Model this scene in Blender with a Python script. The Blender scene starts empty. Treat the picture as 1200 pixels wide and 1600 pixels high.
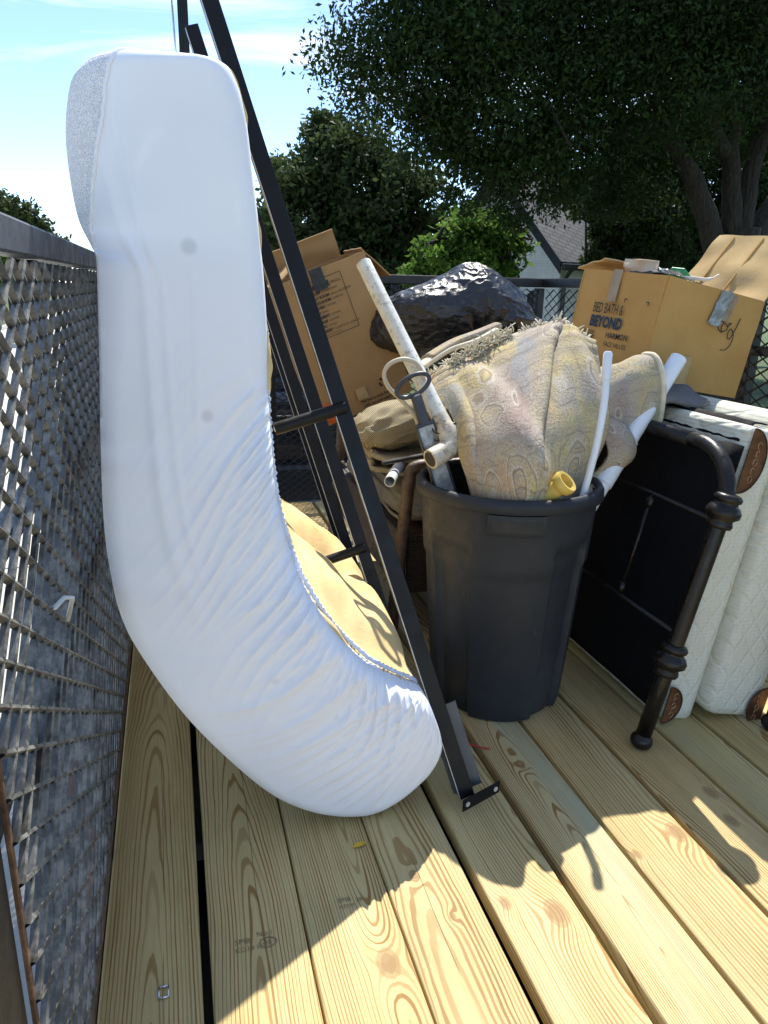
import bpy, math, random
import numpy as np
from mathutils import Vector, Matrix, noise as mnoise

random.seed(11); RNG = np.random.default_rng(11)
SC = bpy.context.scene
COL = SC.collection

# ------------------------------------------------------------------ camera
cam_d = bpy.data.cameras.new('camera'); cam = bpy.data.objects.new('camera', cam_d); COL.objects.link(cam)
cam_d.sensor_fit = 'VERTICAL'; cam_d.sensor_height = 36.0; cam_d.lens = 26.1
cam_d.clip_start = 0.02; cam_d.clip_end = 2000
right = Vector((0.9631, -0.2682, 0.0217)); up = Vector((0.0575, 0.2841, 0.9571)); fwd = Vector((0.2629, 0.9205, -0.2890))
cam.matrix_world = Matrix(((right.x, up.x, -fwd.x, 0.0), (right.y, up.y, -fwd.y, 0.0), (right.z, up.z, -fwd.z, 1.2), (0, 0, 0, 1)))
SC.camera = cam

# ------------------------------------------------------------------ sky, sun, exposure
SUN = Vector((0.30, 0.65, 1.0)).normalized()
ELEV = math.asin(SUN.z); AZ = math.atan2(SUN.x, SUN.y)
world = bpy.data.worlds.new('World'); SC.world = world; world.use_nodes = True
wn = world.node_tree; wn.nodes.clear()
w_out = wn.nodes.new('ShaderNodeOutputWorld'); w_bg = wn.nodes.new('ShaderNodeBackground')
w_sky = wn.nodes.new('ShaderNodeTexSky'); w_sky.sky_type = 'NISHITA'; w_sky.sun_disc = False
w_sky.sun_elevation = ELEV; w_sky.sun_rotation = AZ; w_sky.altitude = 2500; w_sky.air_density = 1.0; w_sky.dust_density = 0.05; w_sky.ozone_density = 2.5
w_tc = wn.nodes.new('ShaderNodeTexCoord'); w_map = wn.nodes.new('ShaderNodeMapping')
w_map.inputs['Scale'].default_value = (1.3, 1.3, 7.0); w_map.inputs['Rotation'].default_value = (0.25, -0.2, 0.6)
w_noise = wn.nodes.new('ShaderNodeTexNoise'); w_noise.inputs['Scale'].default_value = 1.6; w_noise.inputs['Detail'].default_value = 7
w_noise.inputs['Roughness'].default_value = 0.6; w_noise.inputs['Distortion'].default_value = 0.7
w_ramp = wn.nodes.new('ShaderNodeValToRGB'); w_ramp.color_ramp.elements[0].position = 0.49; w_ramp.color_ramp.elements[1].position = 0.74
w_ramp.color_ramp.elements[0].color = (0.0, 0.0, 0.0, 1); w_ramp.color_ramp.elements[1].color = (0.75, 0.75, 0.75, 1)
w_mix = wn.nodes.new('ShaderNodeMix'); w_mix.data_type = 'RGBA'
w_mix.inputs[7].default_value = (7.0, 7.4, 7.8, 1)
wn.links.new(w_tc.outputs['Generated'], w_map.inputs['Vector']); wn.links.new(w_map.outputs[0], w_noise.inputs['Vector'])
wn.links.new(w_noise.outputs['Fac'], w_ramp.inputs['Fac']); wn.links.new(w_ramp.outputs['Color'], w_mix.inputs[0])
wn.links.new(w_sky.outputs[0], w_mix.inputs[6]); wn.links.new(w_mix.outputs[2], w_bg.inputs['Color'])
w_bg.inputs['Strength'].default_value = 0.105
wn.links.new(w_bg.outputs[0], w_out.inputs['Surface'])
sun_d = bpy.data.lights.new('sun', 'SUN'); sun = bpy.data.objects.new('sun', sun_d); COL.objects.link(sun)
sun_d.energy = 2.85; sun_d.angle = math.radians(0.53); sun_d.color = (1.0, 0.95, 0.86)
sun.rotation_euler = (-SUN).to_track_quat('-Z', 'Y').to_euler()
SC.view_settings.view_transform = 'Standard'; SC.view_settings.look = 'None'
SC.view_settings.exposure = 1.42; SC.view_settings.gamma = 1.0; SC.view_settings.use_curve_mapping = False
SC.cycles.max_bounces = 8; SC.cycles.transparent_max_bounces = 12
SC.cycles.use_denoising = True

# ------------------------------------------------------------------ node helper
class G:
    def __init__(s, name):
        s.m = bpy.data.materials.new(name); s.m.use_nodes = True
        s.nt = s.m.node_tree; s.b = s.nt.nodes['Principled BSDF']; s.out = s.nt.nodes['Material Output']
    def n(s, t, **kw):
        nd = s.nt.nodes.new(t)
        for k, v in kw.items(): setattr(nd, k, v)
        return nd
    def put(s, sock, v):
        if isinstance(v, bpy.types.NodeSocket): s.nt.links.new(v, sock)
        elif v is not None:
            if isinstance(v, (tuple, list)) and len(v) == 3 and sock.type == 'RGBA': v = (*v, 1)
            sock.default_value = v
    def math(s, op, a, b=None, c=None, clamp=False):
        nd = s.n('ShaderNodeMath', operation=op, use_clamp=clamp)
        s.put(nd.inputs[0], a); s.put(nd.inputs[1], b); s.put(nd.inputs[2], c)
        return nd.outputs[0]
    def coord(s, which='Object'): return s.n('ShaderNodeTexCoord').outputs[which]
    def sep(s, v):
        nd = s.n('ShaderNodeSeparateXYZ'); s.put(nd.inputs[0], v); return nd.outputs
    def comb(s, x=0.0, y=0.0, z=0.0):
        nd = s.n('ShaderNodeCombineXYZ'); s.put(nd.inputs[0], x); s.put(nd.inputs[1], y); s.put(nd.inputs[2], z); return nd.outputs[0]
    def map(s, v, scale=(1, 1, 1), loc=(0, 0, 0), rot=(0, 0, 0)):
        nd = s.n('ShaderNodeMapping'); s.put(nd.inputs[0], v)
        nd.inputs['Location'].default_value = loc; nd.inputs['Rotation'].default_value = rot; nd.inputs['Scale'].default_value = scale
        return nd.outputs[0]
    def noise(s, v, scale=5.0, detail=2.0, rough=0.5, dist=0.0, out='Fac'):
        nd = s.n('ShaderNodeTexNoise'); s.put(nd.inputs['Vector'], v); nd.inputs['Scale'].default_value = scale
        nd.inputs['Detail'].default_value = detail; nd.inputs['Roughness'].default_value = rough; nd.inputs['Distortion'].default_value = dist
        return nd.outputs[out]
    def voro(s, v, scale=5.0, feature='F1', out='Distance', rnd=1.0):
        nd = s.n('ShaderNodeTexVoronoi', feature=feature); s.put(nd.inputs['Vector'], v); nd.inputs['Scale'].default_value = scale
        nd.inputs['Randomness'].default_value = rnd
        return nd.outputs[out]
    def wave(s, v, scale=5.0, dist=0.0, detail=2.0, direction='X', profile='SIN', dscale=1.0):
        nd = s.n('ShaderNodeTexWave', bands_direction=direction, wave_profile=profile); s.put(nd.inputs['Vector'], v)
        nd.inputs['Scale'].default_value = scale; nd.inputs['Distortion'].default_value = dist; nd.inputs['Detail'].default_value = detail
        nd.inputs['Detail Scale'].default_value = dscale
        return nd.outputs['Fac']
    def smooth(s, x, a, b, lo=0.0, hi=1.0):
        nd = s.n('ShaderNodeMapRange', interpolation_type='SMOOTHSTEP'); s.put(nd.inputs[0], x)
        for i, v in enumerate((a, b, lo, hi)): nd.inputs[1 + i].default_value = v
        return nd.outputs[0]
    def ramp(s, f, stops, interp='LINEAR'):
        nd = s.n('ShaderNodeValToRGB'); cr = nd.color_ramp; cr.interpolation = interp
        while len(cr.elements) < len(stops): cr.elements.new(0.5)
        for e, (p, c) in zip(cr.elements, stops):
            e.position = p; e.color = (*c, 1) if len(c) == 3 else c
        s.put(nd.inputs[0], f); return nd.outputs[0]
    def mix(s, f, a, b, blend='MIX'):
        nd = s.n('ShaderNodeMix', data_type='RGBA', blend_type=blend)
        s.put(nd.inputs[0], f); s.put(nd.inputs[6], a); s.put(nd.inputs[7], b); return nd.outputs[2]
    def bump(s, h, strength=0.3, dist=0.01, normal=None):
        nd = s.n('ShaderNodeBump'); s.put(nd.inputs['Height'], h); nd.inputs['Strength'].default_value = strength
        nd.inputs['Distance'].default_value = dist; s.put(nd.inputs['Normal'], normal); return nd.outputs[0]
    def set(s, color=None, rough=None, metal=None, normal=None, spec=None, **kw):
        for k, v in (('Base Color', color), ('Roughness', rough), ('Metallic', metal), ('Normal', normal), ('Specular IOR Level', spec)):
            if v is not None: s.put(s.b.inputs[k], v)
        for k, v in kw.items(): s.put(s.b.inputs[k.replace('_', ' ')], v)
        return s.m

def plain(name, col, rough=0.5, metal=0.0, var=0.25, scale=8.0, bump=0.0, bscale=60.0, spec=0.5):
    """one colour with uneven tone, uneven gloss and a fine relief"""
    g = G(name); c = g.coord()
    n1 = g.noise(c, scale, 5, 0.6)
    dark = tuple(x * (1 - var) for x in col); lite = tuple(min(1, x * (1 + var)) for x in col)
    colr = g.ramp(n1, [(0.3, dark), (0.7, lite)])
    r = g.smooth(g.noise(c, scale * 2.3, 4, 0.6), 0.3, 0.7, max(0.02, rough - 0.1), min(1, rough + 0.1))
    nm = g.bump(g.noise(c, bscale, 4, 0.6), bump, 0.004) if bump else None
    return g.set(colr, r, metal, nm, spec)

# ------------------------------------------------------------------ mesh helper
def wloc(o):
    p = Vector((0, 0, 0))
    while o is not None:
        p += o.location; o = o.parent
    return p

class MB:
    def __init__(s): s.v = []; s.f = []; s.uv = None
    def add(s, vs, fs):
        k = len(s.v); s.v += [tuple(map(float, p)) for p in vs]; s.f += [tuple(i + k for i in f) for f in fs]; return s
    def box(s, lo, hi, bev=0.0):
        (x0, y0, z0), (x1, y1, z1) = lo, hi
        if bev <= 0:
            vs = [(x0,y0,z0),(x1,y0,z0),(x1,y1,z0),(x0,y1,z0),(x0,y0,z1),(x1,y0,z1),(x1,y1,z1),(x0,y1,z1)]
            return s.add(vs, [(3,2,1,0),(4,5,6,7),(0,1,5,4),(1,2,6,5),(2,3,7,6),(3,0,4,7)])
        return s.obox(((x0+x1)/2, (y0+y1)/2, (z0+z1)/2), (1,0,0), (0,1,0), (0,0,1), x1-x0, y1-y0, z1-z0, bev)
    def obox(s, c, ax, ay, az, lx, ly, lz, bev=0.0):
        """oriented box, chamfered when bev > 0"""
        c, ax, ay, az = (np.array(q, float) for q in (c, ax, ay, az))
        h = np.array((lx, ly, lz)) / 2; b = min(bev, h.min() * 0.49); A = (ax, ay, az)
        P = lambda t: c + ax * t[0] + ay * t[1] + az * t[2]
        if bev <= 0:
            vs = [P((i*h[0], j*h[1], k*h[2])) for k in (-1,1) for j in (-1,1) for i in (-1,1)]
            return s.add(vs, [(2,3,1,0),(4,5,7,6),(0,1,5,4),(1,3,7,5),(3,2,6,7),(2,0,4,6)])
        vs = []; idx = {}
        for i in (-1,1):
            for j in (-1,1):
                for k in (-1,1):
                    sg = (i,j,k)
                    for a in range(3):
                        t = [sg[q]*(h[q] - (0 if q == a else b)) for q in range(3)]
                        idx[(i,j,k,a)] = len(vs); vs.append(P(t))
        fs = []
        for a in range(3):
            p, q = (a+1) % 3, (a+2) % 3
            for sg in (-1,1):
                r = []
                for (u, w) in ((-1,-1),(1,-1),(1,1),(-1,1)):
                    t = [0,0,0]; t[a] = sg; t[p] = u; t[q] = w; r.append(idx[(*t, a)])
                fs.append(tuple(r if sg > 0 else r[::-1]))
            for u in (-1,1):
                for w in (-1,1):     # edge along a
                    e = []
                    for (t_a, face) in ((-1,p),(1,p),(1,q),(-1,q)):
                        t = [0,0,0]; t[a] = t_a; t[p] = u; t[q] = w; e.append(idx[(*t, face)])
                    fs.append(tuple(e if u*w > 0 else e[::-1]))
        for i in (-1,1):
            for j in (-1,1):
                for k in (-1,1):
                    t = (idx[(i,j,k,0)], idx[(i,j,k,1)], idx[(i,j,k,2)])
                    fs.append(t if i*j*k > 0 else t[::-1])
        return s.add(vs, fs)
    def tube(s, pts, rad, seg=12, caps=True, flat=None):
        """tube through pts; rad one number or one per point; flat squashes across a direction"""
        P = [np.array(p, float) for p in pts]; n = len(P)
        R = [rad] * n if np.isscalar(rad) else list(rad)
        T = [(P[min(i+1, n-1)] - P[max(i-1, 0)]) for i in range(n)]
        T = [t / (np.linalg.norm(t) + 1e-12) for t in T]
        u = np.cross(T[0], (0, 0, 1.0))
        if np.linalg.norm(u) < 1e-3: u = np.cross(T[0], (1.0, 0, 0))
        u /= np.linalg.norm(u); vs = []; fs = []
        for i in range(n):
            u = u - T[i] * np.dot(u, T[i]); u /= np.linalg.norm(u); w = np.cross(T[i], u)
            for k in range(seg):
                a = 2 * math.pi * k / seg; vs.append(P[i] + (u * math.cos(a) + w * math.sin(a)) * R[i])
        for i in range(n - 1):
            for k in range(seg):
                a, b = i*seg + k, i*seg + (k+1) % seg
                fs.append((a, b, b + seg, a + seg))
        if caps:
            fs.append(tuple(range(seg))[::-1]); fs.append(tuple(range((n-1)*seg, n*seg)))
        return s.add(vs, fs)
    def pipe(s, a, b, r, wall=0.003, seg=24, n=2):
        """open-ended hollow straight pipe"""
        a, b = np.array(a, float), np.array(b, float); d = (b-a)/np.linalg.norm(b-a)
        pts = [a, a, b, b]; rads = [r - wall, r, r, r - wall]
        prof = [(0, r-wall), (0, r), (1, r), (1, r-wall), (0, r-wall)]
        u = np.cross(d, (0,0,1.0)); u /= np.linalg.norm(u); w = np.cross(d, u); vs = []; fs = []
        for t, rr in prof[:4]:
            for k in range(seg):
                an = 2*math.pi*k/seg; vs.append(a + (b-a)*t + (u*math.cos(an) + w*math.sin(an))*rr)
        for i in range(4):
            j = (i+1) % 4
            for k in range(seg):
                k2 = (k+1) % seg; fs.append((i*seg+k, j*seg+k, j*seg+k2, i*seg+k2))
        return s.add(vs, fs)
    def lathe(s, base, axis, prof, seg=24):
        """prof: list of (distance along axis, radius)"""
        a = np.array(axis, float); a /= np.linalg.norm(a); b = np.array(base, float)
        pts = [b + a*t for t, _ in prof]
        u = np.cross(a, (0,1.0,0))
        if np.linalg.norm(u) < 1e-3: u = np.cross(a, (1.0,0,0))
        u /= np.linalg.norm(u); w = np.cross(a, u); vs = []; fs = []
        for p, (_, r) in zip(pts, prof):
            for k in range(seg):
                an = 2*math.pi*k/seg; vs.append(p + (u*math.cos(an) + w*math.sin(an))*r)
        for i in range(len(prof)-1):
            for k in range(seg):
                c, d = i*seg+k, i*seg+(k+1) % seg; fs.append((c, d, d+seg, c+seg))
        fs.append(tuple(range(seg))[::-1]); fs.append(tuple(range((len(prof)-1)*seg, len(prof)*seg)))
        return s.add(vs, fs)
    def grid(s, A, close_u=False):
        """A: array n x m x 3"""
        A = np.asarray(A, float); n, m = A.shape[:2]; fs = []
        for i in range(n - 1):
            for j in range(m if close_u else m - 1):
                j2 = (j+1) % m; fs.append((i*m+j, i*m+j2, (i+1)*m+j2, (i+1)*m+j))
        return s.add(A.reshape(-1, 3), fs)
    def slab(s, A, t):
        """closed sheet of thickness t made from a grid (offset against the normals)"""
        A = np.asarray(A, float); n, m = A.shape[:2]
        du = np.gradient(A, axis=0); dv = np.gradient(A, axis=1); N = np.cross(du, dv)
        N /= (np.linalg.norm(N, axis=2, keepdims=True) + 1e-12); B = A - N * t
        k = n*m; vs = np.vstack([A.reshape(-1,3), B.reshape(-1,3)]); fs = []
        for i in range(n-1):
            for j in range(m-1):
                q = (i*m+j, (i+1)*m+j, (i+1)*m+j+1, i*m+j+1); fs.append(q); fs.append(tuple(x+k for x in q[::-1]))
        rim = [i*m for i in range(n)] + [(n-1)*m + j for j in range(1, m)] + [i*m + m-1 for i in range(n-2, -1, -1)] + list(range(m-2, 0, -1))
        for a, b in zip(rim, rim[1:] + rim[:1]): fs.append((b, a, a+k, b+k))
        s.uvgrid = (n, m); return s.add(vs, fs)
    def prism(s, poly, d, t=None):
        """polygon (3D points, planar) extruded by vector d"""
        P = [np.array(p, float) for p in poly]; d = np.array(d, float); n = len(P)
        fs = [tuple(range(n))[::-1], tuple(range(n, 2*n))] + [(i, (i+1) % n, (i+1) % n + n, i + n) for i in range(n)]
        return s.add(P + [p + d for p in P], fs)
    def build(s, name, mat, parent=None, smooth=False, uv=None, angle=None):
        off = wloc(parent) if parent else Vector((0, 0, 0))
        me = bpy.data.meshes.new(name)
        V = np.array(s.v, float) - np.array(off)
        me.from_pydata(V.tolist(), [], s.f); me.update()
        o = bpy.data.objects.new(name, me); COL.objects.link(o)
        if parent: o.parent = parent
        if mat: me.materials.append(mat)
        if uv is not None:
            lay = me.uv_layers.new(name='uv'); li = np.empty(len(me.loops), int); me.loops.foreach_get('vertex_index', li)
            lay.data.foreach_set('uv', np.asarray(uv, float)[li].ravel())
        if smooth or angle:
            me.polygons.foreach_set('use_smooth', [True] * len(me.polygons))
            if angle: 
                try: me.set_sharp_from_angle(angle=math.radians(angle))
                except Exception: pass
        return o

def tag(o, label, cat, group=None):
    o['label'] = label; o['category'] = cat
    if group: o['group'] = group
    return o
def thing(name, loc, label, cat, group=None):
    o = bpy.data.objects.new(name, None); COL.objects.link(o); o.location = loc; o.empty_display_size = 0.1
    return tag(o, label, cat, group)
def struct(o): o['kind'] = 'structure'; return o
def stuff(o): o['kind'] = 'stuff'; return o

def catmull(P, n):
    P = np.asarray(P, float); k = len(P); t = np.linspace(0, k - 1, n); out = []
    for x in t:
        i = min(int(x), k - 2); f = x - i
        p0, p1, p2, p3 = P[max(i-1, 0)], P[i], P[i+1], P[min(i+2, k-1)]
        out.append(0.5 * (2*p1 + (p2-p0)*f + (2*p0-5*p1+4*p2-p3)*f*f + (3*p1-p0-3*p2+p3)*f**3))
    return np.array(out)
def patch(ctrl, n, m):
    """smooth surface through a grid of 3D points"""
    C = np.asarray(ctrl, float); rows = np.array([catmull(r, m) for r in C])
    return np.stack([catmull(rows[:, j], n) for j in range(m)], axis=1)
def nz(x, y, z=0.0): return mnoise.noise(Vector((x, y, z)))

def text_mesh(name, body, size, origin, ux, uy, mat, parent, width=None, align='LEFT', lift=0.0012, bold=0.0, shear=0.0, sx=1.0):
    """flat printed lettering lying on a face: origin, reading direction ux, up direction uy"""
    cu = bpy.data.curves.new('lettering', 'FONT'); cu.body = body; cu.size = size; cu.align_x = align
    cu.resolution_u = 2; cu.offset = bold; cu.shear = shear
    tmp = bpy.data.objects.new('lettering', cu); me = bpy.data.meshes.new_from_object(tmp)
    bpy.data.objects.remove(tmp); bpy.data.curves.remove(cu)
    ux, uy = Vector(ux).normalized(), Vector(uy).normalized(); nrm = ux.cross(uy)
    off = wloc(parent)
    if width:
        xs = [v.co.x for v in me.vertices]; sx = width / (max(xs) - min(xs))
    for v in me.vertices:
        v.co = Vector(origin) + ux * v.co.x * sx + uy * v.co.y + nrm * lift - off
    me.name = name; me.materials.append(mat)
    o = bpy.data.objects.new(name, me); COL.objects.link(o); o.parent = parent
    return o

# ================================================================== SETTING
GZ = -0.60
def grass_mat():
    g = G('lawn_grass'); c = g.coord()
    n = g.noise(c, 1.3, 4, 0.6); f = g.noise(c, 60, 4, 0.7)
    col = g.mix(g.smooth(n, 0.35, 0.65), (0.045, 0.085, 0.018), (0.085, 0.12, 0.03))
    col = g.mix(g.smooth(f, 0.45, 0.75), col, (0.03, 0.055, 0.012))
    return g.set(col, 0.9, 0, g.bump(f, 0.9, 0.03))
def concrete_mat():
    g = G('street_concrete'); c = g.coord()
    n = g.noise(c, 0.7, 5, 0.65); f = g.noise(c, 40, 4, 0.7)
    col = g.ramp(n, [(0.3, (0.46, 0.44, 0.38)), (0.7, (0.58, 0.56, 0.49))])
    col = g.mix(g.math('MULTIPLY', g.smooth(f, 0.5, 0.8), 0.35), col, (0.25, 0.23, 0.19))
    return g.set(col, 0.85, 0, g.bump(f, 0.3, 0.005))
M_GRASS = grass_mat(); M_CONC = concrete_mat()
struct(MB().box((-400, -400, GZ - 0.9), (400, 600, GZ - 0.02)).build('ground', M_GRASS))
for k in range(-3, 14):          # street slabs with open joints
    for (x0, x1) in ((-5.99, -1.62), (-1.6, 2.98)):
        struct(MB().box((x0, k * 5.0 + 0.01, GZ - 0.015), (x1, k * 5.0 + 4.99, GZ), 0.006).build('street', M_CONC))
struct(MB().box((-6.15, -20, GZ - 0.015), (-6.0, 70, GZ + 0.13), 0.02).build('kerb', M_CONC))
struct(MB().box((2.99, -20, GZ - 0.015), (3.14, 70, GZ + 0.13), 0.02).build('kerb', M_CONC))
struct(MB().box((3.15, -30, GZ - 0.015), (90, 120, GZ + 0.115)).build('lawn', M_GRASS))
struct(MB().box((-90, -30, GZ - 0.015), (-6.16, 120, GZ + 0.115)).build('lawn', M_GRASS))

# ------------------------------------------------------------------ trees
def leaf_mat(name, dark, lite, trans=0.35):
    g = G(name); geo = g.n('ShaderNodeNewGeometry'); rnd = geo.outputs['Random Per Island']
    c = g.noise(g.coord(), 1.1, 2, 0.5)
    col = g.ramp(g.math('ADD', g.math('MULTIPLY', rnd, 0.6), g.math('MULTIPLY', c, 0.4)), [(0.15, dark), (0.85, lite)])
    g.set(col, 0.6, 0, None, 0.12)
    tr = g.n('ShaderNodeBsdfTranslucent'); g.put(tr.inputs[0], g.mix(0.5, col, tuple(min(1, x * 1.6) for x in lite)))
    ms = g.n('ShaderNodeMixShader'); ms.inputs[0].default_value = trans
    g.nt.links.new(g.b.outputs[0], ms.inputs[1]); g.nt.links.new(tr.outputs[0], ms.inputs[2]); g.nt.links.new(ms.outputs[0], g.out.inputs['Surface'])
    return g.m
def bark_mat(name, a, b):
    g = G(name); c = g.coord(); m = g.map(c, (6, 6, 1.4)); n = g.noise(m, 3.0, 6, 0.7, 0.6); v = g.voro(m, 5)
    col = g.ramp(n, [(0.3, a), (0.72, b)])
    return g.set(col, 0.9, 0, g.bump(g.math('ADD', n, v), 0.9, 0.03))
M_BARK = bark_mat('bark', (0.014, 0.011, 0.008), (0.058, 0.043, 0.031))

def leaf_object(name, parent, mat, clumps, n, size, spread, aspect=0.45, droop=0.3, rng=RNG):
    """leaf-sized quads gathered round clump centres (array k x 4: x, y, z, radius)"""
    k = len(clumps); pick = rng.integers(0, k, n); C = clumps[pick]
    off = rng.normal(size=(n, 3)); off /= np.linalg.norm(off, axis=1, keepdims=True)
    off *= (rng.random((n, 1)) ** 0.5) * C[:, 3:4] * spread
    off[:, 2] *= 0.75
    P = C[:, :3] + off
    d = rng.normal(size=(n, 3)); d[:, 2] -= droop; d /= np.linalg.norm(d, axis=1, keepdims=True)
    s = rng.normal(size=(n, 3)); s = np.cross(d, s); s /= np.linalg.norm(s, axis=1, keepdims=True)
    L = size * (0.65 + 0.7 * rng.random((n, 1))); W = L * aspect * 0.5; nn = np.cross(d, s)
    V = np.stack([P, P + d*L*0.5 + s*W + nn*L*0.06, P + d*L, P + d*L*0.5 - s*W + nn*L*0.06], axis=1).reshape(-1, 3)
    V -= np.array(wloc(parent))
    me = bpy.data.meshes.new(name); me.vertices.add(4*n); me.vertices.foreach_set('co', V.ravel())
    me.loops.add(4*n); me.loops.foreach_set('vertex_index', np.arange(4*n)); me.polygons.add(n)
    me.polygons.foreach_set('loop_start', np.arange(n) * 4); me.update(); me.validate()
    me.materials.append(mat)
    o = bpy.data.objects.new(name, me); COL.objects.link(o); o.parent = parent
    return o
def clumps_in(blobs, per, rng=RNG, shell=0.45):
    out = []
    for (x, y, z, r) in blobs:
        k = max(3, int(per * r * r))
        d = rng.normal(size=(k, 3)); d /= np.linalg.norm(d, axis=1, keepdims=True)
        q = (shell + (1 - shell) * rng.random((k, 1))) * r
        q[rng.random(k) < 0.25] *= 0.5
        P = np.array((x, y, z)) + d * q * np.array((1, 1, 0.85))
        out.append(np.hstack([P, (0.25 + 0.3 * rng.random((k, 1))) * min(1.0, r)]))
    return np.vstack(out)
def limb(path, r0, r1, n=14, seg=10):
    P = catmull(path, n); R = np.linspace(r0, r1, n) * (1 + 0.10 * np.array([nz(i * 0.7, r0 * 50) for i in range(n)]))
    P[1:-1] += np.array([[nz(i * 0.9, 3.1, r0 * 9), nz(i * 0.9, 7.7, r0 * 9), 0] for i in range(1, n - 1)]) * r0 * 0.5
    return P, R
def tree(name, label, base, trunk, limbs, blobs, mat, n, size, per=40, spread=1.0, aspect=0.45, group=None, twigs=60, droop=0.3):
    root = thing(name, base, label, 'tree', group)
    mb = MB(); P, R = limb(*trunk); mb.tube(P, R, 14)
    tk = mb.build('trunk', M_BARK, root, True)
    for l in limbs:
        P, R = limb(*l); MB().tube(P, R, 10).build('limb', M_BARK, root, True)
    cl = clumps_in(blobs, per)
    if twigs:
        mb = MB(); hubs = [np.array(l[0][-1]) for l in limbs] + [np.array(l[0][len(l[0])//2]) for l in limbs] or [np.array(trunk[0][-1])]
        for c in cl[RNG.integers(0, len(cl), twigs)]:
            h = min(hubs, key=lambda q: np.linalg.norm(q - c[:3])); mid = (h + c[:3]) / 2 + RNG.normal(size=3) * 0.12
            mb.tube(catmull([h, mid, c[:3]], 6), np.linspace(0.035, 0.008, 6), 5)
        stuff(mb.build('twigs', M_BARK, tk, True))
    cr = leaf_object('crown', root, mat, cl, n, size, spread, aspect, droop)
    return root
M_LEAF_ELM = leaf_mat('elm_leaf', (0.010, 0.020, 0.006), (0.036, 0.065, 0.015), 0.2)
M_LEAF_OAK = leaf_mat('oak_leaf', (0.022, 0.036, 0.014), (0.075, 0.105, 0.036), 0.3)
M_LEAF_BRIGHT = leaf_mat('ash_leaf', (0.04, 0.09, 0.015), (0.115, 0.20, 0.035), 0.4)
M_LEAF_DARK = leaf_mat('myrtle_leaf', (0.010, 0.020, 0.007), (0.05, 0.075, 0.02), 0.25)

elm_blobs = [(2.1,8.0,3.45,.65),(2.45,8.0,3.35,.9),(3.0,8.0,3.3,1.0),(3.9,8.0,3.35,1.15),(4.9,8.0,3.6,1.15),(5.5,7.6,3.7,1.2),
    (6.3,7.5,4.0,1.2),(2.9,8.0,4.2,1.1),(3.9,8.2,4.3,1.25),(5.0,8.0,4.5,1.3),(2.75,8.2,2.75,.5),(3.4,8.4,2.5,.55),(3.9,8.5,2.45,.6),(4.5,8.8,2.5,.65),(5.3,9.0,2.9,.6),(5.05,9.2,2.5,.42),(5.6,9.3,2.5,.45),(4.75,9.0,2.35,.3),(3.2,8.4,2.15,.3),(3.9,8.7,2.0,.3),(4.6,9.2,2.95,.7),(5.9,9.6,2.7,.6),(6.4,9.6,3.1,.6),(3.0,8.3,2.9,.55),(3.7,8.6,2.85,.6),(4.3,8.8,2.9,.6),(8.0,9.4,3.3,.7),(7.0,9.6,3.5,.7),(2.4,8.0,4.6,.95),
    (3.3,8.1,5.2,1.3),(4.5,8.2,5.6,1.5),(5.6,8.2,5.3,1.5),(7.6,8.6,4.4,1.4),(8.3,9.2,4.3,1.5),(6.8,8.4,5.4,1.7),(5.4,9.0,6.3,1.5),(6.6,9.2,6.6,1.6),(8.2,9.6,5.8,1.6),(4.2,9.6,4.6,1.2),(5.9,10.2,3.9,1.2),(6.3,9.8,5.0,1.3)]
tree('shade_tree', 'large dark spreading tree overhanging the street, its thick limbs forking behind the open box', (7.45, 9.0, GZ),
    ([(7.5,9,GZ-.1),(7.45,9,.6),(7.42,9,1.5),(7.5,9,2.1)], .30, .25, 12),
    [([(7.15,9,1.75),(6.75,9,2.45),(6.36,9,2.92),(5.86,9,3.18),(5.3,8.9,3.3),(4.4,8.6,3.6)], .16, .03, 16),
     ([(7.35,9,2.0),(7.2,9,2.7),(7.0,8.9,3.3),(6.6,8.8,4.0),(6.2,8.8,5.0)], .14, .04, 16),
     ([(7.5,9,2.0),(7.5,9,2.8),(7.62,9,3.4),(7.5,9,4.4),(7.3,9,5.6)], .14, .04, 14),
     ([(7.7,9.1,1.8),(8.05,9.1,2.5),(8.4,9.2,3.4),(8.8,9.4,4.6)], .16, .04, 14),
     ([(6.5,9,2.75),(6.25,9,3.25),(6.1,8.9,3.9)], .10, .03, 8),
     ([(7.08,9,2.95),(6.85,8.9,3.1),(6.3,8.7,3.7),(5.6,8.4,4.4)], .12, .03, 10),
     ([(5.9,9,3.15),(5.2,8.6,3.0),(4.2,8.3,3.1),(3.1,8.1,3.3)], .07, .015, 10)],
    elm_blobs, M_LEAF_ELM, 300000, 0.062, 70, 1.15, 0.42, twigs=160, droop=0.5)
tree('oak_tree', 'broad olive-green tree behind the moving box, sunlit at its ragged edge', (4.0, 17.5, GZ),
    ([(4.0,17.5,GZ-.1),(4.0,17.5,.8),(4.0,17.5,2.4)], .28, .18, 8),
    [([(4,17.5,1.6),(3.3,17.3,2.6),(2.8,17.2,3.4)], .12, .04, 8), ([(4,17.5,1.8),(4.8,17.3,2.8),(5.2,17.3,3.6)], .12, .04, 8), ([(4,17.5,2.2),(3.9,17.4,3.4),(3.8,17.4,4.4)], .12, .04, 8)],
    [(3.75,17.4,4.0,1.05),(3.0,17.3,3.2,1.0),(2.45,17.2,2.3,.95),(4.2,17.2,3.0,1.2),(5.0,17.4,3.3,1.1),(5.6,17.5,2.4,1.0),(3.3,17.2,1.8,1.1),(4.7,17.3,1.7,1.2),(2.5,17.2,1.2,.9),(3.9,17.3,.8,1.1),(5.6,17.5,1.2,1.0),(3.4,17.5,4.45,.5)],
    M_LEAF_OAK, 52000, 0.15, 40, 1.1, 0.5)
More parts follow.
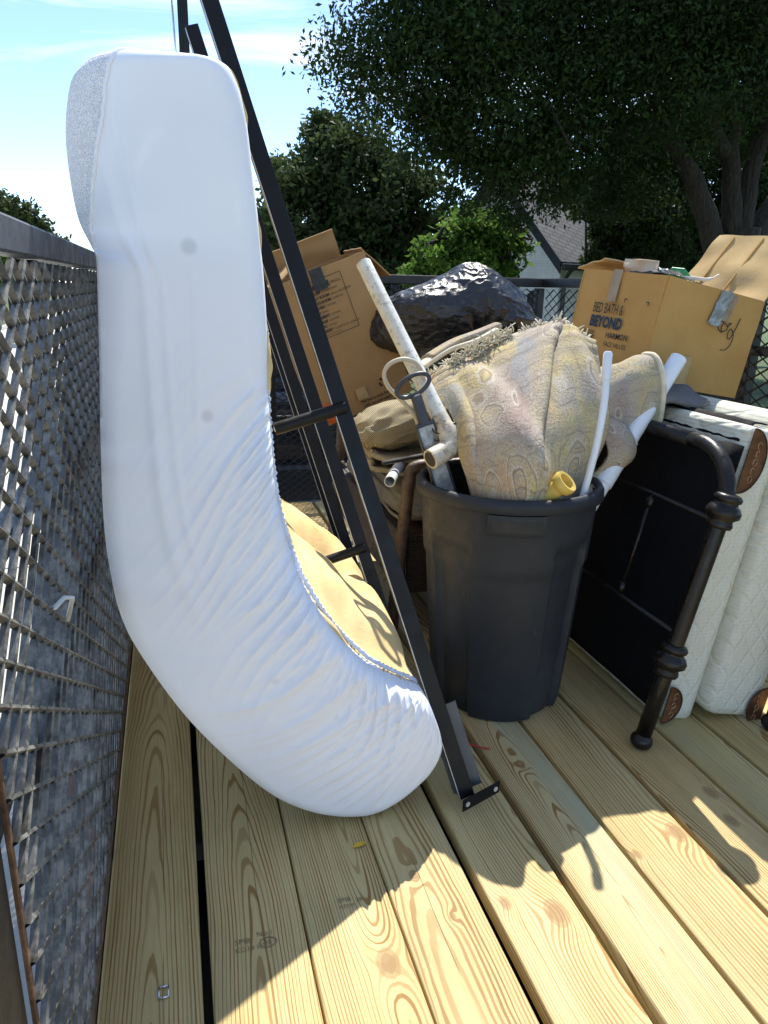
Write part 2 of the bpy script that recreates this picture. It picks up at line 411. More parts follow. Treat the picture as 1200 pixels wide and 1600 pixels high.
tree('ash_tree', 'small bright green sunlit tree above the black bag', (4.7, 11.2, GZ),
    ([(4.7,11.2,GZ-.1),(4.7,11.2,.4),(4.65,11.2,1.3)], .09, .05, 8),
    [([(4.65,11.2,.8),(4.2,11.1,1.4),(3.9,11.1,1.9)], .04, .015, 6), ([(4.7,11.2,.9),(5.1,11.1,1.6),(5.3,11.1,2.1)], .04, .015, 6)],
    [(4.45,11.1,2.0,.55),(4.0,11.1,1.75,.5),(4.9,11.1,1.9,.5),(4.45,11.0,1.4,.6),(3.9,11.1,1.2,.45),(4.8,11.2,1.3,.45),(3.6,11.2,1.6,.4)],
    M_LEAF_BRIGHT, 15000, 0.11, 70, 1.1, 0.5)
tree('street_tree', 'dark rounded tree far off beyond the left fence', (-4.0, 25, GZ),
    ([(-4.4,25,GZ-.1),(-4.4,25,.8),(-4.4,25,2.2)], .2, .12, 8), [([(-4.4,25,1.6),(-3.7,25,2.4),(-3.4,25,2.8)], .08, .03, 6)],
    [(-4.3,25,2.9,.8),(-5.2,25,3.0,1.1),(-3.6,25,2.5,.6),(-3.2,25,2.2,.5),(-4.5,25,1.9,1.0),(-3.3,25,1.6,.6),(-6.0,25,2.2,1.1)],
    M_LEAF_OAK, 22000, 0.15, 45, 1.1, 0.5)
tree('young_tree', 'light green young tree at the far left edge above the fence rail', (-3.5, 18, GZ),
    ([(-3.6,18,GZ-.1),(-3.6,18,.6),(-3.6,18,1.8)], .08, .04, 8), [([(-3.6,18,1.0),(-3.3,18,1.6),(-3.2,18,1.9)], .03, .012, 6)],
    [(-3.5,18,2.1,.5),(-3.2,18,1.75,.4),(-3.9,18,1.7,.6),(-3.4,18,1.3,.5)], M_LEAF_BRIGHT, 6000, 0.12, 60, 1.1, 0.5)
tree('crape_myrtle', 'dark many-stemmed shrub in front of the white house wall', (7.55, 12.2, GZ),
    ([(7.6,12.2,GZ),(7.55,12.2,.4),(7.45,12.1,1.3),(7.4,12.1,2.2)], .05, .025, 8),
    [([(7.65,12.2,-.3),(7.9,12.2,.6),(8.1,12.1,1.6),(8.2,12.1,2.4)], .04, .015, 8), ([(7.55,12.2,-.3),(7.2,12.2,.6),(7.0,12.1,1.6),(6.9,12.1,2.4)], .04, .015, 8), ([(7.6,12.2,-.2),(7.75,12.1,.8),(7.75,12.0,1.8)], .04, .015, 8)],
    [(7.35,12,2.9,.6),(7.85,12,2.35,.65),(7.4,12,2.2,.5),(7.7,12,1.75,.45),(8.3,12,2.7,.65),(6.95,12,2.95,.4),(6.95,12,2.45,.32),(8.5,12,2.0,.5),(7.3,12,1.7,.3)],
    M_LEAF_DARK, 22000, 0.085, 75, 1.1, 0.45, twigs=90)
tree('backdrop_tree', 'dense dark tree filling the background behind the forked trunk at right', (10.6, 14.0, GZ),
    ([(10.6,14,GZ-.1),(10.6,14,1),(10.6,14,2.6)], .2, .12, 8), [([(10.6,14,1.8),(9.6,13.8,3.0),(9.0,13.7,3.8)], .09, .03, 8), ([(10.6,14,2.0),(11.5,14,3.2),(12,14,4.0)], .09, .03, 8)],
    [(9.6,13.8,2.9,1.0),(10.8,13.9,3.1,1.2),(12.0,14,3.0,1.2),(9.2,13.8,4.0,1.1),(10.4,13.9,4.4,1.3),(11.8,14,4.4,1.3),(10.2,13.8,1.7,.9),(11.6,13.9,1.8,1.0),(13.0,14.2,3.6,1.2),(9.8,13.8,5.3,1.1),(8.8,13.7,3.2,.6)],
    M_LEAF_ELM, 60000, 0.105, 48, 1.15, 0.45, twigs=60)
for i, (x, y, r, lab) in enumerate(((8.0, 30, 2.3, 'far rounded tree filling the gap right of the oak, behind the small bright tree'), (1.2, 33, 2.2, 'far low tree seen left of the oak between the bed frame rails'))):
    tree('distant_tree', lab, (x, y, GZ), ([(x,y,GZ),(x,y,1),(x,y,2.2)], .2, .1, 6), [([(x,y,1.2),(x-.8,y,2.2),(x-1.2,y,2.8)], .1, .04, 6)],
        [(x,y,2.4,r*.7),(x-r*.6,y,1.7,r*.6),(x+r*.6,y,1.8,r*.6),(x,y,1.0,r*.7)], M_LEAF_OAK, 9000, 0.24, 22, 1.1, 0.5, 'far trees', 30)

# ------------------------------------------------------------------ house
def brick_mat():
    g = G('painted_brick'); c = g.coord(); b = g.n('ShaderNodeTexBrick'); g.put(b.inputs['Vector'], g.map(c, (1, 1, 1), rot=(math.radians(90), 0, 0)))
    b.inputs['Scale'].default_value = 4.2; b.inputs['Mortar Size'].default_value = 0.014; b.inputs['Color1'].default_value = (0.74, 0.74, 0.70, 1); b.inputs['Color2'].default_value = (0.66, 0.67, 0.63, 1); b.inputs['Mortar'].default_value = (0.55, 0.56, 0.52, 1)
    n = g.noise(c, 1.5, 4, 0.6)
    return g.set(g.mix(g.smooth(n, 0.4, 0.8, 0, 0.25), b.outputs[0], (0.45, 0.45, 0.40)), 0.8, 0, g.bump(b.outputs['Fac'], -0.5, 0.01))
def shingle_mat():
    g = G('roof_shingle'); c = g.coord(); b = g.n('ShaderNodeTexBrick'); g.put(b.inputs['Vector'], c)
    b.inputs['Scale'].default_value = 2.3; b.inputs['Mortar Size'].default_value = 0.03; b.inputs['Color1'].default_value = (0.12, 0.125, 0.13, 1); b.inputs['Color2'].default_value = (0.08, 0.082, 0.087, 1); b.inputs['Mortar'].default_value = (0.03, 0.03, 0.03, 1)
    return g.set(b.outputs[0], 0.85, 0, g.bump(g.math('ADD', b.outputs['Fac'], g.noise(c, 60, 3)), -0.6, 0.02))
M_BRICK = brick_mat(); M_SHING = shingle_mat(); M_TRIM = plain('dark_trim', (0.022, 0.022, 0.024), 0.4); M_DARKGLASS = plain('dark_glass', (0.012, 0.014, 0.016), 0.08)
C0 = np.array((8.06, 15.0, 0.0)); dB = np.array((0.95, 0.312, 0)); dA = np.array((-0.312, 0.95, 0)); ZE = 2.0; LB, LA = 7.0, 3.8
hs = thing('brick_house', (8.06, 15.0, GZ), 'white painted brick house with grey shingle roof behind the open cardboard box', 'house')
UPZ = np.array((0, 0, 1.0)); nB = np.array((0.312, -0.95, 0)); nA = np.array((-0.95, -0.312, 0))
PT = lambda b, a, z: C0 + dB*b + dA*a + UPZ*z
w1 = MB().obox(PT(LB/2, .12, (ZE+GZ)/2), dB, dA, UPZ, LB, .24, ZE-GZ).build('wall', M_BRICK, hs)
MB().prism([PT(0, .241, GZ), PT(0, LA, GZ), PT(0, LA, ZE), PT(0, LA/2, ZE+1.75), PT(0, .241, ZE)], dB*.24).build('wall', M_BRICK, hs)
ov = .35; rz = lambda a: ZE + (1.75/(LA/2)) * a
rf = MB().prism([PT(-ov, -ov, rz(-ov)+.03), PT(LB+ov, -ov, rz(-ov)+.03), PT(LB+ov, LA/2, rz(LA/2)+.03), PT(-ov, LA/2, rz(LA/2)+.03)], UPZ*.09).build('roof', M_SHING, hs)
MB().prism([PT(-ov, LA/2+.002, rz(LA/2)+.03), PT(LB+ov, LA/2+.002, rz(LA/2)+.03), PT(LB+ov, LA+ov, rz(-ov)+.03), PT(-ov, LA+ov, rz(-ov)+.03)], UPZ*.09).build('roof', M_SHING, hs)
MB().obox(PT(LB/2, -ov-.06, rz(-ov)+.02), dB, dA, UPZ, LB+2*ov, .11, .13, .02).build('gutter', M_TRIM, rf)
MB().prism([PT(-ov-.03, -ov, rz(-ov)-.12), PT(-ov-.03, -ov, rz(-ov)+.13), PT(-ov-.03, LA/2, rz(LA/2)+.13), PT(-ov-.03, LA/2, rz(LA/2)-.12)], dB*.028).build('bargeboard', M_TRIM, rf)
MB().tube([PT(.1, -ov-.06, ZE-.25), PT(.1, -.2, ZE-.38), PT(.1, -.06, ZE-.55), PT(.1, -.06, GZ+.05)], .045, 8).build('downpipe', M_TRIM, hs)
for (b0, b1) in ((2.2, 3.4), (4.8, 6.0)):
    wd = MB().obox(PT((b0+b1)/2, -.01, .65), dB, dA, UPZ, b1-b0, .05, 1.5, .01).build('window', M_DARKGLASS, hs)
    f = MB()
    for q in (b0, (b0+b1)/2, b1): f.obox(PT(q, -.03, .65), dB, dA, UPZ, .07, .06, 1.6)
    f.build('window_frame', M_TRIM, wd)
gd = MB().obox(PT(-.015, 2.3, .35), dA, dB, UPZ, 2.2, .05, 1.9, .01).build('garage_door', M_DARKGLASS, hs)
for i in range(4): MB().obox(PT(-.045, 2.3, -.38 + i*.48), dA, dB, UPZ, 2.16, .03, .44, .012).build('door_panel', M_TRIM, gd)
lp = MB().obox(PT(-.09, .72, 1.0), dA, dB, UPZ, .14, .14, .30, .02)
lp.obox(PT(-.05, .72, 1.18), dA, dB, UPZ, .06, .14, .06, .01); lp.build('wall_lamp', M_TRIM, hs)

# ------------------------------------------------------------------ dark car beyond the trailer
M_PAINT = plain('car_paint', (0.012, 0.015, 0.022), 0.18, 0.0, 0.1); M_PAINT.node_tree.nodes['Principled BSDF'].inputs['Coat Weight'].default_value = 1.0
M_CHROME = plain('bright_metal', (0.75, 0.76, 0.78), 0.2, 1.0, 0.05); M_TYRE = plain('tyre_rubber', (0.02, 0.02, 0.02), 0.85); M_REDLENS = plain('red_lens', (0.35, 0.01, 0.01), 0.15)
cx, cy = 0.36, 4.85
car = thing('parked_car', (cx, cy + 2.3, GZ), 'dark sport utility car parked beyond the trailer, only its roof showing', 'car')
def cpr(pts, hw, name, mat, par, tuck=0.0, bev=None):
    mb = MB(); n = len(pts); L = [(cx - hw + tuck*max(0, (z-1.05)), cy + y, GZ + z) for y, z in pts]; R = [(cx + hw - tuck*max(0, (z-1.05)), cy + y, GZ + z) for y, z in pts]
    mb.add(L + R, [tuple(range(n)), tuple(range(2*n-1, n-1, -1))] + [(i, i+n, (i+1) % n + n, (i+1) % n) for i in range(n)])
    o = mb.build(name, mat, par); md = o.modifiers.new('bevel', 'BEVEL'); md.width = 0.05; md.segments = 3; md.limit_method = 'ANGLE'; o.data.polygons.foreach_set('use_smooth', [True]*len(o.data.polygons)); return o
bd = cpr([(0,.45),(.02,1.1),(.12,1.15),(3.4,1.12),(4.6,1.0),(4.75,.5),(4.6,.35),(.1,.35)], .97, 'body', M_PAINT, car)
cb = cpr([(.12,1.12),(.42,1.86),(.7,1.98),(2.6,1.98),(2.9,1.92),(3.55,1.1)], .90, 'cabin', M_PAINT, car, 0.24)
MB().prism([(cx-.66,cy+.16,GZ+1.22),(cx+.66,cy+.16,GZ+1.22),(cx+.6,cy+.38,GZ+1.78),(cx-.6,cy+.38,GZ+1.78)], (0,-.035,.012)).build('rear_window', M_DARKGLASS, car)
for s in (-1, 1):
    MB().prism([(cx+s*.875,cy+.6,GZ+1.2),(cx+s*.875,cy+3.1,GZ+1.2),(cx+s*.74,cy+2.7,GZ+1.78),(cx+s*.74,cy+.75,GZ+1.78)], (s*.02,0,.005)).build('side_window', M_DARKGLASS, car)
    MB().tube([(cx+s*.56,cy+.55,GZ+1.97),(cx+s*.58,cy+.7,GZ+2.05),(cx+s*.60,cy+2.5,GZ+2.05),(cx+s*.58,cy+2.7,GZ+1.97)], .022, 8).build('roof_rail', M_CHROME, car, True)
    MB().box((cx+s*.8-.09,cy-.03,GZ+.85),(cx+s*.8+.09,cy+.05,GZ+1.12),.02).build('tail_light', M_REDLENS, car)
    for y in (.95, 3.75):
        wh = MB().lathe((cx+s*.80,cy+y,GZ+.37),(s,0,0),[(0,.30),(.02,.36),(.16,.36),(.2,.31)],28).build('wheel', M_TYRE, car, True)
        MB().lathe((cx+s*.965,cy+y,GZ+.37),(s,0,0),[(0,.22),(.03,.23),(.045,.05)],20).build('rim', M_CHROME, wh, True)
MB().box((cx-.9,cy-.1,GZ+.42),(cx+.9,cy-.005,GZ+.66),.04).build('bumper', M_TRIM, car)

# ================================================================== TRAILER
Y0, Y1 = -1.70, 4.10
def wood_mat(name, seed, cx, d0, dk, freq, late=0.5, tint=(1, 1, 1), knots=(), green=0.0, dk2=0.05):
    """flat-sawn pine: distance from a wandering log centre gives rings, long arches and straight grain"""
    g = G(name); c = g.coord(); x, y, z = g.sep(c)
    ys = g.math('ADD', y, seed * 7.31)
    sv = g.comb(x, ys, z)
    wob = g.math('SUBTRACT', g.noise(g.comb(seed * 3.7, g.math('MULTIPLY', ys, 1.1), 0.0), 1.0, 2), 0.5)
    wob2 = g.math('SUBTRACT', g.noise(g.comb(seed * 1.7, g.math('MULTIPLY', ys, 1.6), 4.0), 1.0, 3), 0.5)
    dx = g.math('SUBTRACT', x, g.math('MULTIPLY_ADD', wob, 0.05, cx))
    dep = g.math('ADD', g.math('MULTIPLY_ADD', g.math('SUBTRACT', y, 1.2), dk, d0), g.math('MULTIPLY', wob2, dk2 * .6))
    dep = g.math('ADD', dep, g.math('MULTIPLY', z, -1.0))
    r = g.math('SQRT', g.math('ADD', g.math('MULTIPLY', dx, dx), g.math('MULTIPLY', dep, dep)))
    warp = g.math('SUBTRACT', g.noise(g.map(sv, (14, 2.2, 14)), 1.0, 3, 0.55), 0.5)
    fine = g.math('SUBTRACT', g.noise(g.map(sv, (90, 9, 90)), 1.0, 2, 0.5), 0.5)
    r = g.math('ADD', r, g.math('MULTIPLY', warp, 0.009)); r = g.math('ADD', r, g.math('MULTIPLY', fine, 0.0018))
    kdark = None
    for (kx, ky, kr) in knots:
        ex = g.math('SUBTRACT', x, kx); ey = g.math('MULTIPLY', g.math('SUBTRACT', y, ky), 0.62)
        q = g.math('SQRT', g.math('ADD', g.math('MULTIPLY', ex, ex), g.math('MULTIPLY', ey, ey)))
        q = g.math('ADD', q, g.math('MULTIPLY', fine, 0.006))
        bulge = g.math('POWER', 2.718, g.math('MULTIPLY', g.math('MULTIPLY', q, q), -1.0 / (2.2 * kr) ** 2))
        r = g.math('ADD', r, g.math('MULTIPLY', bulge, kr * 1.2))
        k1 = g.smooth(q, kr, kr * 0.72); k2 = g.math('MULTIPLY', g.smooth(q, kr * 1.35, kr * 1.1), 0.55)
        kk = g.math('MAXIMUM', g.math('MULTIPLY', k1, 0.8), k2); kdark = kk if kdark is None else g.math('MAXIMUM', kdark, kk)
    ring = g.math('MULTIPLY', r, freq * 1.35)
    fr = g.math('FRACT', ring)
    width = g.smooth(g.noise(g.map(sv, (18, 1.5, 18)), 1.0, 2), 0.3, 0.7, 0.42, 0.74)
    a = g.math('DIVIDE', fr, width, clamp=False)
    band = g.math('MULTIPLY', g.smooth(g.math('SUBTRACT', fr, width), 0.0, 0.16), g.smooth(fr, 1.0, 0.95))
    rn = g.noise(g.comb(g.math('FLOOR', ring), seed, 0.0), 3.1, 1)       # ring to ring strength
    band = g.math('MULTIPLY', band, g.smooth(rn, 0.3, 0.62, 0.35, 1.0))
    fib = g.noise(g.map(sv, (420, 9, 420)), 1.0, 3, 0.6)
    blot = g.noise(g.map(sv, (7, 1.6, 7)), 1.0, 4, 0.6)
    T = lambda q: tuple(min(1, a_ * b_) for a_, b_ in zip(q, tint))
    early = g.mix(g.smooth(blot, 0.3, 0.72), T((0.63, 0.50, 0.25)), T((0.53, 0.41, 0.19)))
    latec = g.mix(g.smooth(blot, 0.35, 0.7), T((0.33, 0.175, 0.045)), T((0.23, 0.115, 0.032)))
    col = g.mix(g.math('MULTIPLY', band, min(1.0, late + 0.56)), early, latec)
    col = g.mix(g.smooth(fib, 0.35, 0.8, 0.0, 0.42), col, T((0.33, 0.23, 0.095)))
    if green: col = g.mix(g.math('MULTIPLY', g.smooth(g.noise(g.map(sv, (9, 0.9, 9)), 1.0, 3), 0.45, 0.68), green), col, (0.42, 0.47, 0.33))
    if kdark is not None:
        kring = g.wave(g.map(sv, (60, 38, 60)), 2.2, 3.0, 2)
        col = g.mix(kdark, col, g.mix(kring, (0.21, 0.115, 0.045), (0.36, 0.22, 0.10)))
    spk = g.smooth(g.voro(g.map(sv, (1, 1, 1)), 46, 'F1'), 0.055, 0.03)
    col = g.mix(g.math('MULTIPLY', spk, g.smooth(g.noise(sv, 9, 1), 0.55, 0.7, 0, 0.75)), col, (0.12, 0.08, 0.045))
    pit = g.smooth(g.voro(g.map(sv, (1, 1, 1), (3, 5, 1)), 33, 'F1'), 0.05, 0.02)
    col = g.mix(g.math('MULTIPLY', pit, g.smooth(g.noise(sv, 5, 1), 0.56, 0.66, 0, 0.6)), col, (0.75, 0.70, 0.58))
    stain = g.smooth(g.noise(g.map(sv, (5, 3.2, 5), (9, 2, 0)), 1.0, 5, 0.7), 0.60, 0.74)
    col = g.mix(g.math('MULTIPLY', stain, 0.35), col, (0.27, 0.21, 0.12))
    crack = g.smooth(g.math('ABSOLUTE', g.math('SUBTRACT', x, g.math('MULTIPLY_ADD', wob2, 0.03, cx + 0.018))), 0.0009, 0.0003)
    crack = g.math('MULTIPLY', crack, g.smooth(g.noise(g.comb(seed, ys, 0.0), 2.2, 1), 0.50, 0.56))
    col = g.mix(g.math('MULTIPLY', crack, 0.85), col, (0.06, 0.04, 0.02))
    h = g.math('ADD', g.math('MULTIPLY', band, 0.6), g.math('MULTIPLY', fib, 0.55)); h = g.math('SUBTRACT', h, g.math('MULTIPLY', crack, 2.5))
    rough = g.smooth(blot, 0.3, 0.7, 0.55, 0.75)
    return g.set(col, rough, 0, g.bump(h, 0.35, 0.0022), 0.3)

trailer = thing('utility_trailer', (0, 0, 0), 'open utility trailer with yellow pine plank deck and black metal mesh sides', 'trailer')
planks = [  # x left, x right, top height, material numbers
    (-.187, -.012, .000, dict(cx=.00, d0=.020, dk=.045, freq=105, late=.55, tint=(.92, .88, .80))),
    (.004, .184, .001, dict(cx=-.005, d0=.024, dk=.055, freq=115, late=.60, tint=(1, .97, .90))),
    (.188, .367, -.001, dict(cx=.045, d0=.022, dk=-.05, freq=125, late=.55, tint=(1, 1, .95), knots=((.045, 1.03, .018),))),
    (.370, .542, .000, dict(cx=-.03, d0=.115, dk=.02, freq=150, late=.34, knots=((-.02, 1.22, .007), (.02, 1.10, .006)))),
    (.563, .731, .001, dict(cx=.10, d0=.10, dk=-.02, freq=150, late=.40, tint=(1.03, 1.02, .98), knots=((.035, 1.055, .019), (-.055, 1.105, .010)))),
    (.753, .911, .000, dict(cx=.00, d0=.020, dk=.05, freq=150, late=.45, green=.5, knots=((-.005, 1.52, .009),))),
    (.922, 1.096, -.001, dict(cx=.12, d0=.11, dk=.02, freq=110, late=.25, tint=(.98, .96, .92), knots=((.06, 1.20, .017), (-.07, 1.16, .008)))),
    (1.107, 1.278, .001, dict(cx=-.11, d0=.08, dk=.02, freq=150, late=.42, tint=(.97, .93, .86), knots=((.05, 1.30, .013), (.03, 1.20, .012)))),
    (1.290, 1.434, .000, dict(cx=.09, d0=.08, dk=.02, freq=150, late=.35, tint=(.90, .93, .85), green=.4)),
    (1.445, 1.618, .000, dict(cx=.03, d0=.06, dk=.02, freq=180, late=.4, tint=(.90, .90, .82))),
    (1.628, 1.800, .001, dict(cx=-.03, d0=.04, dk=.03, freq=160, late=.45, tint=(.92, .90, .82))),
    (1.810, 1.945, .000, dict(cx=.0, d0=.05, dk=.02, freq=150, late=.45, tint=(.92, .90, .82))),
    (1.955, 2.090, .000, dict(cx=.04, d0=.07, dk=.02, freq=150, late=.45, tint=(.92, .90, .82)))]
PLANK = []
for i, (a, b, zt, kw) in enumerate(planks):
    mb = MB(); w = b - a; ny = 30; sec = []
    bv = .0045; prof = [(-w/2, -.038), (-w/2, -bv), (-w/2+bv*.35, -bv*.3), (-w/2+bv, 0), (w/2-bv, 0), (w/2-bv*.35, -bv*.3), (w/2, -bv), (w/2, -.038)]
    V = []; F = []
    for k in range(ny + 1):
        y = Y0 + (Y1 - Y0) * k / ny; wv = .0016 * nz(y * 1.4, i * 5.1); hz = .0012 * nz(y * 0.9, i * 3.3 + 40)
        V += [(px + wv, y, pz + hz) for px, pz in prof]
    m = len(prof)
    for k in range(ny):
        for j in range(m): F.append((k*m+j, k*m+(j+1) % m, (k+1)*m+(j+1) % m, (k+1)*m+j))
    F.append(tuple(range(m))); F.append(tuple(range(ny*m, ny*m+m))[::-1])
    mb.add(V, [f[::-1] for f in F]); o = mb.build('deck_plank', wood_mat('pine_%d' % (i+1), 1.0 + i * 1.37, **kw), None, angle=40)
    o.parent = trailer; o.location = ((a + b) / 2, 0, zt); PLANK.append(o)

M_BLK = plain('black_steel', (0.008, 0.008, 0.009), 0.42, 0.0, 0.3, 14, 0.15, 120)
def mesh_mat():
    g = G('weathered_mesh'); c = g.coord(); n = g.noise(c, 7, 5, 0.7); f = g.noise(c, 30, 4, 0.7)
    col = g.mix(g.smooth(f, 0.4, 0.66), (0.055, 0.054, 0.050), (0.19, 0.185, 0.165))
    col = g.mix(g.math('MULTIPLY', g.smooth(n, 0.60, 0.70), 0.5), col, (0.16, 0.065, 0.028))
    return g.set(col, g.smooth(f, 0.3, 0.7, 0.32, 0.55), 0.0, g.bump(f, 0.4, 0.002))
M_MESH = mesh_mat()
def rust_mat():
    g = G('rusty_edge'); c = g.coord(); n = g.noise(c, 25, 5, 0.7)
    return g.set(g.ramp(n, [(0.3, (0.035, 0.02, 0.013)), (0.5, (0.11, 0.055, 0.03)), (0.75, (0.24, 0.15, 0.09))]), 0.85, 0, g.bump(n, 0.6, 0.004))
M_RUST = rust_mat()
def expanded(o, e1, e2, nrm, W, H, lwd, swd, sw, st, tilt):
    """one expanded-metal sheet: slanted flat strands between staggered knots"""
    o, e1, e2, nrm = (np.array(q, float) for q in (o, e1, e2, nrm)); mb = MB(); V = []; F = []
    ni, nj = int(W / (lwd / 2)), int(H / (swd / 2)); wd = e2 * math.cos(tilt) + nrm * math.sin(tilt)
    for i in range(ni):
        for j in range(nj + 1):
            if (i + j) % 2: continue
            for dj in (-1, 1):
                if not 0 <= j + dj <= nj: continue
                p0 = o + e1 * (i * lwd/2) + e2 * (j * swd/2); p1 = o + e1 * ((i+1) * lwd/2) + e2 * ((j+dj) * swd/2)
                d = p1 - p0; L = np.linalg.norm(d); d /= L
                w = wd - d * np.dot(wd, d); w /= np.linalg.norm(w); t = np.cross(d, w)
                q0 = p0 + d * L * 0.10; q1 = p1 - d * L * 0.10; k = len(V)
                for (p, s0, s1) in ((p0, .62, 1.1), (q0, 1, 1), (q1, 1, 1), (p1, .62, 1.1)):
                    for (a, b) in ((-1,-1),(1,-1),(1,1),(-1,1)): V.append(p + w*a*sw/2*s0 + t*b*st/2*s1)
                for q in range(3):
                    for a in range(4):
                        b = (a+1) % 4; F.append((k+q*4+a, k+q*4+b, k+q*4+4+b, k+q*4+4+a))
    return mb.add(V, F)
XL, XR, RZ = -0.205, 2.115, 1.262
stuff(expanded((XL+.012, .74, .015), (0,1,0), (0,0,1), (1,0,0), Y1-.76, RZ-.03, .090, .055, .0092, .0046, math.radians(56)).build('side_mesh', M_MESH, trailer))
M_BMESH = plain('black_mesh', (0.007, 0.007, 0.008), 0.35, 0.0, 0.4, 20)
stuff(expanded((XL, Y1+.02, .015), (1,0,0), (0,0,1), (0,-1,0), XR-XL, RZ-.05, .056, .038, .0065, .003, math.radians(55)).build('front_mesh', M_BMESH, trailer))
stuff(expanded((XR, .3, .015), (0,1,0), (0,0,1), (-1,0,0), Y1-.3, RZ-.05, .090, .052, .007, .003, math.radians(40)).build('side_mesh', M_BMESH, trailer))
def bar(lo, hi, name='rail', m=M_BLK, bev=.004): return MB().box(lo, hi, bev).build(name, m, trailer)
M_RAIL = plain('grey_rail', (0.045, 0.048, 0.055), 0.45, 0.1, 0.3, 12, 0.2, 90)
bar((XL-.045, .66, RZ-.028), (XL+.004, Y1+.06, RZ+.022), 'top_rail', M_RAIL)
bar((XL-.0, Y1+.03, RZ-.04), (XR, Y1+.08, RZ+.01), 'top_rail')
bar((XR+.005, -.3, RZ-.04), (XR+.055, Y1+.085, RZ+.01), 'top_rail')
bar((XR+.006, -.3, .985), (XR+.04, Y1, 1.02), 'middle_rail')
bar((XL, Y1+.032, .985), (XR, Y1+.07, 1.02), 'middle_rail'); bar((XL, Y1+.032, .46), (XR, Y1+.07, .50), 'middle_rail')
bar((XL-.045, .66, .60), (XL-.008, Y1, .64), 'middle_rail'); bar((XL-.045, .66, .86), (XL-.008, Y1, .885), 'middle_rail')
for y in (1.42, 2.3, 3.2): bar((XL-.047, y, -.08), (XL-.006, y+.045, RZ-.03), 'post')
for y in (-.3, .6, 1.5, 2.4, 3.3): bar((XR+.007, y, -.08), (XR+.05, y+.045, RZ-.042), 'post')
for x in (.5, 1.2): bar((x, Y1+.034, -.08), (x+.045, Y1+.075, RZ-.042), 'post')
for x in (XL-.02, XR-.03): bar((x, Y1+.036, -.1), (x+.05, Y1+.08, RZ-.045), 'post')
bar((XL-.085, .560, -.1), (XL+.001, .733, RZ-.03), 'post')
bar((XL+.004, Y0, -.165), (XR-.022, Y1, -.15), 'gap_dark_sheet')  # dark sheet added under the deck to black out light in plank gaps
bar((XL+.004, .735, .0), (XL+.010, .745, RZ-.03), 'end_strip', M_RUST, .002)
bar((XL-.07, Y0, -.14), (XL+.003, Y1+.08, -.02), 'frame_rail'); bar((XR-.02, Y0, -.14), (XR+.06, Y1+.08, -.02), 'frame_rail')
bar((XL+.012, .75, .002), (XL+.016, Y1, .05), 'kick_strip', M_RUST, .001)
for y in np.arange(-1.62, 4.2, .61): bar((XL+.004, y, -.14), (XR-.022, y+.05, -.041), 'cross_member')
MB().tube([(XL+.02, 1.08, .745), (XL+.03, 1.11, .748), (XL+.035, 1.15, .73), (XL+.02, 1.18, .68)], .0035, 8).build('cable_tie', plain('tie_plastic', (.6, .65, .65), .5), trailer, True)
for (x0, x1, y) in ((-.187, -.012, 1.0),): pass

# lumber stamps on the planks
M_STAMP = plain('stamp_ink', (0.24, 0.17, 0.08), 0.8, 0, 0.3, 60)
def stamp(body, x, y, size, pl): return text_mesh('lumber_stamp', body, size, (x, y, planks[pl][2] + .0003), (1, .0, 0), (0, 1, 0), M_STAMP, PLANK[pl], lift=.0008)
stamp('SPIB', .050, 1.136, .017, 1); stamp('KD19 HT', .050, 1.118, .015, 1); stamp('No.1', .092, 1.146, .016, 1); stamp('28', .104, 1.124, .015, 1)
stamp('SPIB', .262, 1.190, .015, 2); stamp('KD19', .262, 1.174, .013, 2); stamp('28', .298, 1.184, .014, 2)
rg = MB(); rg.tube([(.112 + .016*math.cos(a), 1.129 + .011*math.sin(a), .0022) for a in np.linspace(0, 2*math.pi, 25)], .0009, 5); rg.build('lumber_stamp', M_STAMP, PLANK[1])

# ================================================================== BENT MATTRESS IN ITS WHITE COVER
def smooth01(x): x = np.clip(x, 0, 1); return x*x*(3 - 2*x)
TOP = (0.02, 1.579); END = (0.515, 0.305)
OUT = [TOP, (-.087,1.571),(-.123,1.552),(-.142,1.522),(-.155,1.455),(-.155,1.386),(-.147,1.31),(-.128,1.262),(-.12,1.232),(-.132,1.065),(-.143,.898),(-.149,.749),(-.145,.646),(-.129,.538),(-.086,.436),(-.017,.312),(.071,.192),(.166,.088),(.268,.026),(.375,.002),(.454,.024),(.532,.082),(.565,.14),(.561,.194),(.535,.27), END]
INN = [TOP, (.063,1.577),(.105,1.573),(.128,1.553),(.144,1.497),(.154,1.404),(.165,1.285),(.174,1.195),(.18,1.112),(.18,1.014),(.183,.938),(.186,.86),(.195,.767),(.216,.671),(.246,.584),(.303,.484),(.374,.401),(.434,.354),(.490,.318), END]
KO = [0, 4, 9, 13, 17, 20, 25]; KI = [0, 4, 9, 13, 15, 17, 19]; KS = [0, .08, .32, .56, .74, .9, 1.0]
def along(P, keys, S):
    D = catmull(P, (len(P)-1) * 20 + 1); idx = np.interp(S, KS, [k * 20 for k in keys]); k = np.arange(len(D))
    return np.stack([np.interp(idx, k, D[:, 0]), np.interp(idx, k, D[:, 1])], axis=1)
NS = 520; S = np.linspace(0.0008, 0.9992, NS) ; 
S = np.concatenate([np.linspace(.0006, .03, 16), np.linspace(.034, .97, NS-32), np.linspace(.973, .9994, 16)])
PO, PI_ = along(OUT, KO, S), along(INN, KI, S)
for A in (PO, PI_):                       # ease the joints of the key spacing
    for _ in range(3): A[1:-1] = (A[:-2] + 2*A[1:-1] + A[2:]) / 4
for A in (PO, PI_): A[:, 0] = .01 + (A[:, 0] - .01) * (1 + .06 * smooth01((A[:, 1] - 1.0) / .35))
lin = np.concatenate([[0], np.cumsum(np.linalg.norm(np.diff(PI_, axis=0), axis=1))])
